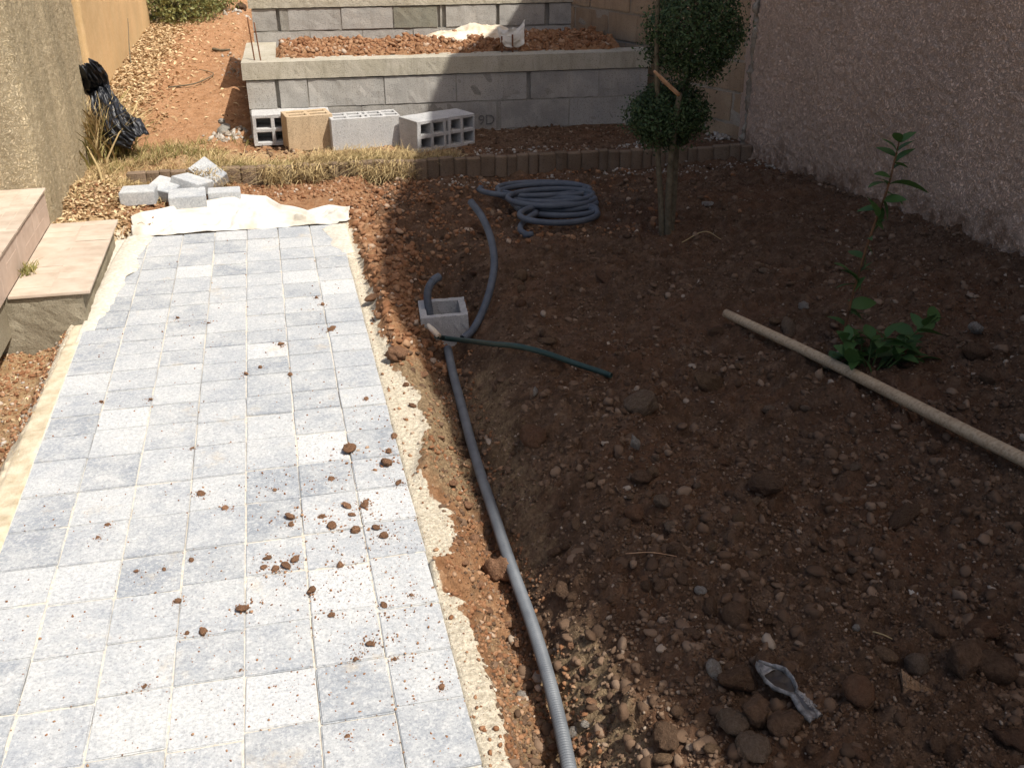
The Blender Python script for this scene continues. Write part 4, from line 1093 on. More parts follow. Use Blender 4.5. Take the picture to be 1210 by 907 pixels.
# ------------------------------------------------------------------ wooden handle
pa, pb = on_ground(856, 386), on_ground(1210, 553)
pa.z += 0.045; pb.z += 0.035
dirn = (pb - pa).normalized()
pc = pb + dirn * 0.45
o = link('wooden_pole', tube_mesh('wooden_pole', resample(catmull([pa, pa.lerp(pc, .33) + Vector((.004, .004, .004)), pa.lerp(pc, .66) + Vector((-.003, -.002, .003)), pc], 8), 0.03), [0.017, 0.019, 0.020, 0.020], 16), M['wood'])
M['wood'].node_tree.nodes
tag(o, 'long pale weathered wooden tool handle lying across the bed', 'pole')

# ------------------------------------------------------------------ ball-clipped tree
def leaf_cloud(name, centre, rad, count, size, m, parent, seed, squash=(1, 1, 1), shell=0.55):
    r = np.random.default_rng(seed)
    d = r.normal(size=(count, 3)); d /= np.linalg.norm(d, axis=1)[:, None]
    az = np.arctan2(d[:, 1], d[:, 0])
    lump = 1 + 0.17 * fbm(az * 2.5 + 5, d[:, 2] * 3.5 + 5, 3, seed) * 2
    tw = r.random(count); rr = rad * lump * np.where(tw < 0.85, shell + (1 - shell) * r.random(count) ** 0.5, 1.0 + 0.20 * r.random(count) ** 2)
    P = d * rr[:, None] * np.array(squash) + np.array(centre)
    nrm = d + r.normal(0, 0.75, (count, 3)); nrm /= np.linalg.norm(nrm, axis=1)[:, None]
    t = np.cross(nrm, r.normal(size=(count, 3))); t /= np.linalg.norm(t, axis=1)[:, None]; b = np.cross(nrm, t)
    s = size * r.uniform(0.7, 1.35, count)[:, None]
    V = np.stack([P - t * s, P + b * s * 0.5 + nrm * s * 0.18, P + t * s, P - b * s * 0.5 + nrm * s * 0.18], 1).reshape(-1, 3)
    F = np.arange(count * 4).reshape(-1, 4)
    o = link(name, np_mesh(name, V, F), m, parent)
    tag(o, kind='stuff')
    return o
tb = on_ground(789, 274)
tree = empty('ball_topiary_tree', tb); tag(tree, 'small dark evergreen tree clipped into two leafy balls', 'tree')
rel = lambda p: Vector(p) - tb
ty_ = tb.y
T1 = [at_y(783, 276, ty_) + Vector((0, 0, -0.05)), at_y(781, 240, ty_), at_y(778, 190, ty_), at_y(777, 120, ty_), at_y(776, 60, ty_), at_y(777, 10, ty_), at_y(779, -30, ty_)]
T2 = [at_y(789, 276, ty_) + Vector((0, -.01, -0.05)), at_y(790, 240, ty_ - .02), at_y(793, 190, ty_ - .03), at_y(799, 140, ty_ - .08), at_y(803, 110, ty_ - .10)]
T3 = [at_y(794, 274, ty_) + Vector((0, .01, -0.05)), at_y(797, 225, ty_ + .03), at_y(800, 175, ty_ + .05), at_y(808, 120, ty_ + .06), at_y(818, 60, ty_ + .06), at_y(824, 20, ty_ + .05)]
link('trunk', tube_mesh('trunk', [rel(p) for p in catmull(T1, 6)], [0.016, 0.013, 0.011, 0.008], 10), M['bark'], tree)
link('trunk', tube_mesh('trunk', [rel(p) for p in catmull(T2, 6)], [0.019, 0.017, 0.015, 0.013], 10), M['bark'], tree)
link('trunk', tube_mesh('trunk', [rel(p) for p in catmull(T3, 6)], [0.015, 0.013, 0.012, 0.008], 10), M['bark'], tree)
B = [at_y(773, 84, ty_ - .14), at_y(786, 97, ty_ - .13), at_y(802, 112, ty_ - .11)]
link('broken_branch', tube_mesh('broken_branch', [rel(p) for p in catmull(B, 5)], [0.006, 0.009, 0.010], 8), M['fresh_wood'], tree)
c1, c2 = at_y(821, 37, ty_ + 0.02), at_y(788, 137, ty_ + 0.05)
leaf_cloud('crown', rel(c1), 0.218, 13000, 0.0085, M['box_leaf'], tree, 71, (1, 1, 1.0))
leaf_cloud('crown', rel(c2), 0.180, 9500, 0.0085, M['box_leaf'], tree, 72, (1.05, 1, 0.80))
for k in range(70):      # fine twigs inside the crowns
    pass
r_ = random.Random(5); tw = []
bm = bmesh.new()
for c, rad in ((c1, 0.21), (c2, 0.18)):
    for k in range(60):
        d = Vector((r_.gauss(0, 1), r_.gauss(0, 1), r_.gauss(0, 1))).normalized()
        a = rel(c) + d * rad * 0.1; b = rel(c) + d * rad * r_.uniform(0.8, 1.05)
        q = d.to_track_quat('Z', 'Y').to_matrix().to_4x4()
        bmesh.ops.create_cone(bm, segments=4, radius1=0.004, radius2=0.0015, depth=(b - a).length, matrix=Matrix.Translation((a + b) / 2) @ q)
tag(link('twigs', bm_mesh('twigs', bm), M['bark'], tree), kind='stuff')

# ------------------------------------------------------------------ young plants near the house wall
def leaf_mesh(L, W, curl, fold=0.25):
    bm = bmesh.new(); n = 6; rows = []
    for i in range(n + 1):
        t = i / n; w = W * math.sin(math.pi * min(1, t * 0.93 + 0.05)) ** 0.8 * (1 - 0.25 * t)
        x = L * t; z = -curl * L * t * t
        rows.append([bm.verts.new((x, -w, z + w * fold)), bm.verts.new((x, 0, z)), bm.verts.new((x, w, z + w * fold))])
    for a, b in zip(rows, rows[1:]):
        for j in range(2): bm.faces.new((a[j], a[j + 1], b[j + 1], b[j]))
    return bm_mesh('leaf', bm, True)
LEAVES = [leaf_mesh(0.075, 0.019, 0.25), leaf_mesh(0.062, 0.017, 0.45), leaf_mesh(0.052, 0.015, 0.15), leaf_mesh(0.085, 0.020, 0.6)]
sp = on_ground(992, 415)
plant = empty('young_laurel', sp); tag(plant, 'tall thin young shrub with one leafy stem before the pink wall', 'plant')
sy = sp.y
stem = [at_y(992, 418, sy), at_y(999, 385, sy), at_y(1007, 350, sy), at_y(1020, 305, sy), at_y(1035, 260, sy), at_y(1048, 225, sy), at_y(1056, 195, sy), at_y(1063, 165, sy)]
stem = [p - sp for p in stem]
sc = catmull(stem, 6)
link('stem', tube_mesh('stem', sc, [0.0055, 0.005, 0.004, 0.0022], 8), simple('reddish_stem', [(0.3, (0.10, 0.05, 0.03)), (0.7, (0.16, 0.09, 0.045))], 50, 3), plant)
def add_leaf(parent, pos, target, k, roll=0.0, scale=1.0):
    d = (target - pos); L = d.length
    q = d.to_track_quat('X', 'Z')
    o = link('leaf', LEAVES[k % 4], M['plant_leaf'], parent, pos, (q.to_matrix() @ Euler((roll, 0, 0)).to_matrix()).to_euler())
    s = L / [0.075, 0.062, 0.052, 0.085][k % 4]
    o.scale = (s, s * 1.05 * scale, s)
lv = [((1063, 168), (1058, 152)), ((1063, 168), (1078, 153)), ((1061, 178), (1080, 163)), ((1060, 182), (1057, 160)), ((1058, 190), (1078, 172)), ((1056, 196), (1066, 178)), ((1057, 193), (1074, 196)),
      ((1050, 218), (1089, 205)), ((1050, 216), (1027, 214)), ((1046, 228), (1070, 229)), ((1043, 236), (1052, 260)), ((1040, 244), (1047, 272)), ((1036, 256), (1032, 228)), ((1034, 262), (1048, 268)),
      ((1024, 290), (1033, 300)), ((1021, 302), (1027, 318)), ((1012, 330), (994, 304)), ((1013, 333), (1004, 313)), ((1014, 325), (1028, 308)), ((1013, 328), (1025, 338)), ((1008, 345), (1018, 326)), ((1005, 362), (1037, 352)), ((1004, 366), (1022, 376)), ((1003, 372), (1024, 362))]
for i, (a, b) in enumerate(lv):
    dy = random.uniform(-0.03, 0.01)
    add_leaf(plant, at_y(a[0], a[1], sy) - sp, at_y(b[0], b[1], sy + dy) - sp, i, random.uniform(-.8, .8), 1.05)
r_ = random.Random(21)
for i in range(15):
    f = sc[int(len(sc) * (0.10 + 0.85 * i / 15))]
    a = i * 2.4 + r_.uniform(-.4, .4); d = Vector((math.cos(a), math.sin(a), r_.uniform(0.1, 0.9))).normalized()
    add_leaf(plant, f, f + d * r_.uniform(0.045, 0.075), i, r_.uniform(-.8, .8), 0.95)
bp = on_ground(1030, 432)
low_p = empty('low_leafy_plant', bp); tag(low_p, 'low spreading dark green leafy plant behind the wooden handle', 'plant')
r_ = random.Random(9)
shoots = [((1012, 436), (1000, 400)), ((1015, 436), (1018, 405)), ((1025, 437), (1030, 400)), ((1030, 438), (1048, 398)), ((1038, 436), (1065, 408)), ((1042, 434), (1085, 392)), ((1046, 436), (1108, 376)), ((1048, 438), (1085, 425)), ((1010, 436), (990, 428)), ((1035, 440), (1055, 432)), ((1022, 438), (1008, 430))]
li = 0
stm = simple('green_stem', [(0.3, (0.05, 0.09, 0.03)), (0.7, (0.09, 0.13, 0.045))], 50, 3)
for i, (a, b) in enumerate(shoots):
    A = on_ground(*a) - bp; dy = r_.uniform(-0.12, 0.10)
    Bp = at_y(b[0], b[1], bp.y + dy) - bp
    mid = (A + Bp) / 2 + Vector((0, 0, 0.03))
    c = catmull([A, mid, Bp], 6)
    link('stem', tube_mesh('stem', c, [0.0035, 0.002], 6), stm, low_p)
    nl = 9 if i == 6 else 7
    for j in range(nl):
        f = c[min(len(c) - 1, 2 + int((len(c) - 3) * j / (nl - 1)))]
        d = (Bp - A).normalized() * 0.5 + Vector((r_.uniform(-1, 1), r_.uniform(-1, 1), r_.uniform(-0.25, 0.7)))
        add_leaf(low_p, f, f + d.normalized() * r_.uniform(0.055, 0.09), li, r_.uniform(-.7, .7), 1.15); li += 1

# ------------------------------------------------------------------ single stones and clods
ROCK_ME = {}
def rock_mesh(kind, k):
    key = (kind, k)
    if key not in ROCK_ME:
        V, F = rock_base(3, 400 + k * 7 + (100 if kind == 'angular' else 0), 0.78 if kind == 'round' else 0.7, 0.13 if kind == 'round' else 0.2, kind == 'angular')
        if True:
            nn = V / np.linalg.norm(V, axis=1)[:, None]
            d = fbm(V[:, 0] * 3 + V[:, 2] * 2.1 + 9, V[:, 1] * 3 - V[:, 2] * 1.7 + 4, 2, 1000 + k, 0.5) * 0.7 + 0.75 * fbm(V[:, 0] * 7 + V[:, 2] * 5.1 + 19, V[:, 1] * 7 - V[:, 2] * 4.7 + 4, 2, 1100 + k, 0.6)
            V = V + nn * (d * {'clod': 0.30, 'angular': 0.20, 'round': 0.10}[kind])[:, None]
        me = np_mesh('rock', V, F, kind != 'angular')
        ROCK_ME[key] = me
    return ROCK_ME[key]
MESH_MAT = {}
LANDMARKS = [('the concrete box', 525, 380), ('the hose end', 722, 448), ('the coil of conduit', 640, 242), ('the foot of the ball tree', 788, 272), ('the low leafy plant', 1045, 420), ('the near end of the wooden handle', 1190, 545),
             ('the far end of the wooden handle', 858, 386), ('the angular tan stone', 837, 459), ('the jagged whitish stone', 750, 536), ('the pitted brown stone', 757, 571), ('the knobbly grey stone', 781, 603), ('the thin twig', 768, 662),
             ('the bluish white foil', 827, 703), ('the plastic wrapper', 925, 826), ('the broken tile shard', 1082, 815), ('the white paper scraps', 1082, 691), ('the pale splinter', 1041, 757), ('the foot of the pink wall', 1150, 290), ('the big reddish clod', 630, 524), ('the silvery foil', 843, 796),
             ('the smooth reddish pebble', 1012, 834), ('the big rounded brown stone', 1170, 796)]
PAVE_MARKS = [('the step corner', 105, 350), ('the white cloth', 290, 262), ('the big lone red clod', 412, 533), ('the round clod in front', 287, 720), ('the sand strip', 520, 620), ('the flat spread clod', 240, 748), ('the left kerb', 30, 560), ('the twig shaped crumb', 421, 627)]
EDGE_MARKS = [('the concrete box', 500, 380), ('the white cloth corner', 418, 262), ('the big clod pressed on the conduit', 593, 680), ('the white pebbles', 685, 855), ('the hose end', 516, 425), ('the shadow corner by the dry grass', 470, 225), ('the lone white pebble', 616, 814)]
TO_LABEL = []
ORD = ['closest', 'second closest', 'third closest', 'fourth closest', 'fifth closest', 'sixth closest', 'seventh closest', 'eighth closest', 'ninth closest', 'tenth closest', 'eleventh closest', 'twelfth closest', 'thirteenth closest', 'fourteenth closest', 'fifteenth closest', 'sixteenth closest', 'seventeenth closest', 'eighteenth closest', 'nineteenth closest', 'twentieth closest']
def label_by_landmark():
    """every stone is told apart by its look and by how near it lies to a thing one can find"""
    boxes = {}
    for o, u, v, look, marks in TO_LABEL:
        m = min(marks, key=lambda q: (q[1] - u) ** 2 + (q[2] - v) ** 2)
        boxes.setdefault((look, m[0]), []).append(((m[1] - u) ** 2 + (m[2] - v) ** 2, o))
    for (look, m), lst in boxes.items():
        lst.sort(key=lambda q: q[0])
        for k, (d, o) in enumerate(lst):
            o['label'] = ('%s, %s to %s' % (look, ORD[min(k, len(ORD) - 1)], m)) if len(lst) > 1 else '%s beside %s' % (look, m)
CLOD_SPOTS = []
def stone(u, v, px, mat_name, label, cat='stone', group=None, kind='round', sc=(1, 1, 1), sink=0.3, name='stone', rot=None, on=None, marks=None):
    p = on_ground(u, v) if on is None else at_z(u, v, on)
    r = px * 0.5 * metres_per_px(p)
    key = (kind, random.randrange(6), mat_name)
    if key not in MESH_MAT:
        me = rock_mesh(key[0], key[1]).copy(); me.materials.clear(); me.materials.append(M[mat_name]); MESH_MAT[key] = me
    if on is not None: CLOD_SPOTS.append((p.x, p.y, r))
    o = link(name, MESH_MAT[key], None, None, (p.x, p.y, p.z + r * 0.75 * sc[2] * (1 - 2 * sink)), rot or (random.gauss(0, .25), random.gauss(0, .25), random.uniform(0, 6.28)), (r * sc[0], r * sc[1], r * sc[2]))
    if marks: TO_LABEL.append((o, u, v, label, marks))
    return tag(o, label, cat, group)
GB = 'stones lying on the dark planted soil'
GC = 'dry soil clods on the paving'
GE = 'red clods along the sunlit soil edge'
notable = [
 (837, 459, 36, 'stone_tan', 'large flat angular tan stone left of the wooden handle', 'angular', (1.1, .7, .6)),
 (803, 449, 20, 'stone_red', 'rounded reddish clod just left of the angular tan stone', 'clod', (1, 1, .9)),
 (754, 489, 32, 'stone_grey', 'pale crumbly grey clod in the middle of the bed', 'clod', (1.1, .9, .7)),
 (630, 524, 28, 'stone_red', 'big reddish clod right of the conduit on the mound', 'clod', (1.1, .9, .8)),
 (632, 474, 14, 'stone_white', 'small pale upright sliver of stone below the green hose', 'angular', (.6, .5, 1.2)),
 (750, 536, 24, 'stone_white', 'tall whitish jagged stone standing in the bed', 'angular', (.55, .5, 1.3)),
 (757, 571, 24, 'stone_brown', 'brown stone with a pitted top under the jagged whitish stone', 'round', (1, 1, .8)),
 (781, 603, 22, 'stone_grey', 'light grey knobbly stone, upper of two beside each other', 'clod', (1, .9, .9)),
 (791, 626, 15, 'stone_grey', 'small light grey stone just below the knobbly one', 'clod', (1, .9, .9)),
 (750, 618, 23, 'stone_red', 'reddish lump left of the light grey knobbly stone', 'clod', (1.1, .9, .8)),
 (843, 796, 21, 'stone_white', 'bright silvery white scrap of foil near the plastic wrapper', 'round', (1.2, .85, .8)),  # foil, modelled as a pale rock
 (827, 703, 14, 'stone_white', 'small bluish white scrap of foil alone in dark soil', 'round', (1.2, .8, .8)),  # also foil, given the rock mesh
 (872, 808, 60, 'stone_brown', 'longest brown clod leaning left of the plastic wrapper', 'angular', (.62, 1.0, .62)),
 (905, 783, 27, 'stone_brown', 'dark brown stone touching the top of the plastic wrapper', 'round', (1.1, .9, .9)),
 (892, 852, 36, 'stone_brown', 'blocky brown clod below the longest one', 'angular', (1, .9, .9)),
 (931, 860, 44, 'stone_brown', 'angular brown clod under the lower end of the wrapper', 'angular', (.9, 1, .8)),
 (866, 858, 32, 'stone_grey', 'greyish crumbly clod at the foot of the mound', 'clod', (1, .9, .8)),
 (1012, 834, 31, 'stone_red', 'smooth round reddish pebble right of the wrapper', 'round', (1, 1, 1)),
 (868, 729, 28, 'stone_brown', 'smooth round brown stone above the clods', 'round', (1, .95, .95)),
 (1132, 804, 46, 'stone_brown', 'wedge shaped brown stone beside the broken tile', 'angular', (1.1, .8, .8)),
 (1170, 796, 44, 'stone_brown', 'big rounded brown stone at the lower right', 'round', (.95, 1.05, .9)),
 (1082, 790, 25, 'stone_grey', 'dark grey round stone just above the broken tile', 'round', (1, 1, .85)),
 (1045, 776, 24, 'stone_tan', 'yellowish brown oval pebble under the pale twig', 'round', (1.2, .8, .8)),
 (1152, 392, 18, 'stone_white', 'whitish grey lump right of the leafy plants', 'clod', (.9, .9, 1)),
 (930, 398, 20, 'stone_grey', 'oval grey pebble above the handle', 'round', (1.4, .8, .7)),
 (915, 392, 13, 'stone_tan', 'small pale tan stone beside the oval grey pebble', 'clod', (1, .9, .9)),
 (947, 377, 13, 'stone_white', 'small chalky white stone by the young shrub', 'clod', (1, .9, .8)),
 (840, 659, 14, 'stone_tan', 'little tan pebble in the middle of the front soil', 'round', (1.2, .8, .8)),
 (871, 459, 10, 'stone_brown', 'brown pebble right of the angular tan stone', 'round', (1, 1, .8)),
 (1066, 619, 25, 'stone_brown', 'long flat dark pebble in the right front soil', 'round', (1.5, .7, .6)),
 (905, 587, 30, 'stone_brown', 'broad low brown lump below the handle', 'clod', (1.2, .9, .6)),
 (616, 326, 17, 'stone_tan', 'rounded tan stone right of the curved conduit, topmost of three', 'round', (1, 1, .9)),
 (616, 341, 13, 'stone_tan', 'rounded tan stone, middle of the three right of the curved conduit', 'round', (1.1, 1, .8)),
 (616, 359, 13, 'stone_red', 'rounded reddish stone, lowest of the three right of the curved conduit', 'round', (1.1, .9, .8)),
 (646, 406, 19, 'stone_tan', 'oval tan pebble above the green hose', 'round', (1.4, .9, .7)),
 (713, 323, 18, 'stone_red', 'long reddish stone on the open soil below the tree', 'round', (1.7, .7, .6)),
 (1012, 740, 10, 'stone_white', 'tiny pale pebble in the right front soil', 'round', (1, 1, .8)),
 (835, 245, 14, 'stone_white', 'pale flat stone to the right of the tree foot', 'angular', (1.3, .8, .5)),
 (616, 814, 11, 'stone_white', 'white pebble left of the ribbed conduit at the sunlit edge', 'round', (1, 1, 1)),
 (676, 859, 15, 'stone_white', 'white pebble right of the ribbed conduit, lower of two', 'round', (1, 1, .9)),
 (692, 850, 11, 'stone_white', 'white pebble right of the ribbed conduit, upper of two', 'round', (1, 1, .9)),
 (593, 680, 30, 'clod_pale', 'big sunlit red clod pressed against the ribbed conduit', 'clod', (1, .9, 1.1)),
 (471, 422, 22, 'clod_pale', 'big red clod on the sunlit sand left of the hose', 'clod', (1.2, .9, .7)),
 (622, 514, 12, 'stone_brown', 'brown pebble beside the conduit in shade', 'round', (1, 1, .8)),
]
for u, v, px, mt, lab, kd, sc in notable:
    stone(u, v, px * (1.18 if px > 24 else 1.0), mt, lab, 'clod' if 'clod' in lab or 'lump' in lab else 'stone', GB if 'sunlit' not in lab else GE, kd, (sc[0], sc[1], min(1.3, sc[2] * 1.12)), 0.06, 'clod' if 'clod' in lab or 'lump' in lab else 'stone')
alike = [(743,458,13,0),(760,453,12,0),(774,546,12,3),(771,563,16,2),(697,569,16,2),(703,549,15,0),(682,614,16,2),(716,624,17,0),(764,643,13,0),(874,602,18,0),(892,610,18,2),(872,624,15,2),(854,548,13,1),(824,576,10,3),(633,546,8,3),(657,645,20,0),(665,586,12,1),(661,571,9,1),(729,420,8,2),
 (799,656,22,0),(819,750,22,0),(787,877,30,0),(784,897,20,2),(890,892,40,3),(694,804,15,0),(740,814,13,0),(664,705,18,0),(678,705,14,0),(840,715,20,0),(763,693,17,0),(779,693,18,0),(791,685,15,0),(807,694,17,0),(919,675,12,1),(994,693,14,0),(977,703,10,3),(1006,679,12,3),(930,613,10,0),(1011,630,13,2),(991,601,8,3),
 (1118,819,20,0),(1132,836,19,0),(1106,884,24,0),(1125,892,22,0),(1016,891,19,1),(1195,884,35,1),(1155,750,30,1),(1181,727,22,1),(1104,752,24,0),(1030,712,20,0),(1057,696,17,0),(1128,686,15,2),(844,395,18,0),(856,340,12,2),(900,312,9,2),(903,320,11,3),(876,429,12,3),(870,439,11,2),(910,483,13,3),(939,486,17,0),(951,491,11,3),(983,536,13,2),(1008,564,16,3),(944,571,8,2),(1046,581,14,0),(854,547,12,0),(1105,532,17,0),(1171,447,28,0),(1117,413,12,0),(1156,417,28,0),
 (560,328,11,1),(564,265,13,1),(568,274,10,1),(631,476,8,0),(547,525,13,0),(713,700,12,0),(735,745,14,0),(846,760,14,0),(905,730,12,0),(808,449,12,0),(700,480,9,2),(690,510,10,0),(670,640,11,0),(720,660,12,0),(745,590,11,2),(705,460,8,0),(640,385,9,2),(590,345,10,0),(655,350,9,0),(690,380,8,2),(735,300,9,1),(760,350,8,0),(870,255,8,0),(905,280,9,1),(950,330,9,0),(1090,330,8,0),(1150,470,14,0),(1080,480,10,0),(1040,510,11,0),(990,620,11,0),(1150,600,14,0),(1180,560,12,0),(1100,590,10,0),(960,650,11,0),(900,660,12,2),(950,750,14,0),(990,790,12,2),(1060,860,18,0),(1170,860,20,0),(830,850,20,0),(800,840,16,0),(770,790,13,0),(745,850,14,2),(720,880,14,0),(840,890,18,2),(960,885,16,0),(1075,750,12,0),(880,690,13,0),(850,600,10,0)]
mats4 = ['stone_brown', 'stone_red', 'stone_tan', 'stone_grey']
alab = ['brown stone in the dark soil', 'reddish clod in the dark soil', 'tan pebble in the dark soil', 'greyish pebble in the dark soil']
agrp = ['brown stones in the shaded soil', 'reddish clods in the shaded soil', 'tan pebbles in the shaded soil', 'grey pebbles in the shaded soil']
for u, v, px, t_ in alike:
    stone(u + random.uniform(-1, 1), v + random.uniform(-1, 1), px * random.uniform(0.9, 1.1), mats4[t_], alab[t_], 'clod' if t_ == 1 else 'stone', agrp[t_], 'clod' if t_ == 1 else random.choice(['clod', 'clod', 'angular', 'clod', 'round']), (random.uniform(.9, 1.3), random.uniform(.75, 1), random.uniform(.7, 1.0)), random.uniform(.12, .30), 'clod' if t_ == 1 else 'stone', marks=LANDMARKS)
# clods fallen on the paving: (u, v, px)
on_paving = [(412.5,533,17),(266,601,8),(238,584,8),(343,612,12),(344,620,7),(392,623,12),(381,611,9),(316,660,9),(312,671,8),(326,673,9),(338,669,12),(349,662,10),(392,566,7),(325,579,5),(392,390,9),(332,407,6),(308,435,5),(291,442,5),(343,443,6),(120,475,5),(178,472,4),(227,530,5),(226,662,7),(194,673,5),(161,675,5),(116,635,4),(127,620,5),
 (286.5,720,14),(240,748,11),(221,749,6),(211,711,8),(368,699,11),(392,727,8),(402,668,8),(171,811,6),(438,761,10),(522,812,7),(454,716,8),(421,627,12),(454,634,10),(444,624,8),(410,599,11),(416,609,8),(432,596,9),(486,703,5),(420,779,6),(410,870,6),(467,779,5),(457,549,15),(460,534,8),(466,516,9),(433,472,6),(471,571,8),(430,598,8),(284,792,4),(381,360,5),(374,352,4),(210,376,5),(247,382,4)]
pl = {0: 'red soil clod, biggest of those at the right edge of the paving', 27: 'round dark red clod alone on the paving in front', 5: None}
for i, (u, v, px) in enumerate(on_paving):
    stone(u, v, px * 0.98, 'clod_pale', {0: 'big red clod lying on the right column of pavers, alone', 27: 'round red clod lying alone in the front of the paving', 28: 'flat spread red clod left of the round one in front'}.get(i, 'dry red clod on the paving'), 'clod', GC, 'clod', (random.uniform(.9, 1.2), random.uniform(.8, 1.0), random.uniform(.65, .95)), 0.12, 'clod', on=0.0, marks=None if i in (0, 27, 28) else PAVE_MARKS)
# clods on the sunlit red edge between the sand and the trench
for u, v, px in [(443,354,20),(461,305,14),(452,282,13),(440,262,12),(455,330,12),(447,375,12),(463,392,11),(430,300,10),(500,440,12),(516,463,10),(530,545,10),(553,600,11),(560,640,12),(574,655,10),(577,720,14),(600,735,11),(612,760,10),(640,870,12),(590,770,10),(660,800,9),(535,575,11),(520,520,9),(487,480,9),(480,455,8),(567,690,12),(625,880,10),(655,878,11),(690,880,14),(711,860,14),(700,825,12),(690,780,13),(676,760,10),(655,740,9),(540,640,9),(550,665,9)]:
    stone(u, v, px, 'clod_pale', 'red clod between paving and conduit', 'clod', GE, 'clod', (random.uniform(.9, 1.2), random.uniform(.8, 1), random.uniform(.6, .9)), 0.2, 'clod', marks=EDGE_MARKS)
label_by_landmark()
# crumbs broken off the clods on the paving
ex, ey, es = [], [], []
for x, y, r in CLOD_SPOTS:
    k = int(rng.integers(25, 70)); d = np.abs(rng.normal(0, 2.0, k)) * r + r * .4; a = rng.uniform(0, 6.28, k)
    ex += list(x + d * np.cos(a)); ey += list(y + d * np.sin(a)); es += list(0.0006 + r * 0.30 * rng.random(k) ** 5)
ex, ey, es = np.array(ex), np.array(ey), np.array(es)
q = (ex < PATH_R - .005) & (ex > PATH_L + .01)
tag(scatter('paving_crumbs', np.stack([ex, ey, es * .4 + .001], -1)[q], es[q], ROCK20, M['clod_red']), kind='stuff')
# pale rubble on the left and at the corner
for u, v, px, lab in [(264, 158, 16, 'pale lump of mortar rubble beside the wall corner shadow'), (262, 143, 10, 'small white chip lying left of the lower wall corner'), (285, 11, 14, 'dark lump at the upper wall corner'), (230, 20, 10, 'pale stone on the far end of the dirt track')]:
    stone(u, v, px, 'mortar' if 'dark' not in lab else 'stone_brown', lab, 'rubble', None, 'clod', (1.2, .9, .8), .2, 'rubble')

# ------------------------------------------------------------------ fields of crumbs, gravel and pebbles
def field(name, n, sampler, size, bases, m, lift=0.25, parent=None, keep=None, zf=None, tilt=0.6, stretch=.35):
    x, y = sampler(n)
    if keep is not None:
        q = keep(x, y); x, y = x[q], y[q]
    s = size(len(x), x, y)
    z = (height(x, y) if zf is None else zf(x, y)) + s * lift
    o = scatter(name, np.stack([x, y, z], -1), s, bases, m, stretch, tilt, parent=parent)
    if parent is None or True: tag(o, kind='stuff')
    return o
def near_weighted(x0, x1, y0, y1, power=1.7):
    def f(n):
        u = rng.random(n)
        a, b = y0 ** (1 - power), y1 ** (1 - power)
        y = (a + (b - a) * u) ** (1 / (1 - power))
        return rng.uniform(x0, x1, n), y
    return f
def psize(lo, hi, pw):
    return lambda n, x, y: lo + (hi - lo) * rng.random(n) ** pw
right_soil = lambda x, y: (x > trench_x(y) - 0.10 + 0.05 * rng.normal(size=len(x))) & (x < 2.98) & (fbm(x * 2.6, y * 2.6, 3, 1101) > -0.33 + 0.25 * rng.random(len(x)))
right_all = lambda x, y: (x > trench_x(y) - 0.12) & (x < 2.98)
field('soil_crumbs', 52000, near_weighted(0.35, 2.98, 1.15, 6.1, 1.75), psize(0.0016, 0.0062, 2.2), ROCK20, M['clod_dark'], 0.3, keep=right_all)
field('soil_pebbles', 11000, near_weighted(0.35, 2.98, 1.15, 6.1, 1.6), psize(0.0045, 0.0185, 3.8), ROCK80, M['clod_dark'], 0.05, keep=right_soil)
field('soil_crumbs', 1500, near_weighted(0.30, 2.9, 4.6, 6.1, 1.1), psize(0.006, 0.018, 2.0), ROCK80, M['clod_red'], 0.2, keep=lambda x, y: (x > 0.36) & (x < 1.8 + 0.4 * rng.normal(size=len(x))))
edge_keep = lambda x, y: (x > sand_edge(x, y) + 0.004 + 0.012 * rng.normal(size=len(x))) & (x < trench_x(y) + 0.10) & (fbm(x * 7, y * 5, 3, 1125) > -0.22)
field('red_soil_crumbs', 13000, near_weighted(0.30, 0.85, 1.15, 5.5, 1.75), psize(0.0016, 0.0095, 2.6), ROCK20, M['clod_red'], 0.25, keep=edge_keep)
field('red_soil_clods', 1500, near_weighted(0.33, 0.85, 3.6, 5.6, 1.1), psize(0.006, 0.020, 1.8), ROCK80, M['clod_red'], 0.2, keep=lambda x, y: (x > 0.36) & (x < 0.62))
pav_d = lambda x, y: (x > PATH_L + .02) & (x < PATH_R - .004) & (rng.random(len(x)) < 0.06 + 0.94 * np.exp(-((x - 0.14) / 0.26) ** 2 - ((y - 2.35) / 0.75) ** 2) + 0.08)
field('paving_crumbs', 9000, near_weighted(-0.84, 0.29, 1.2, 5.2, 1.4), psize(0.0010, 0.0036, 2.6), ROCK20, M['clod_red'], 0.4, keep=pav_d, zf=lambda x, y: 0 * x)
field('sand_grit', 420, near_weighted(0.29, 0.42, 1.15, 4.6, 1.5), psize(0.0014, 0.0075, 3), ROCK20, M['clod_red'], 0.4)
field('sand_lumps', 500, near_weighted(0.292, 0.42, 1.15, 5.2, 1.4), psize(0.0009, 0.0046, 3.0), ROCK20, M['sand'], 0.2, keep=lambda x, y: x < sand_edge(x, y) + .01)
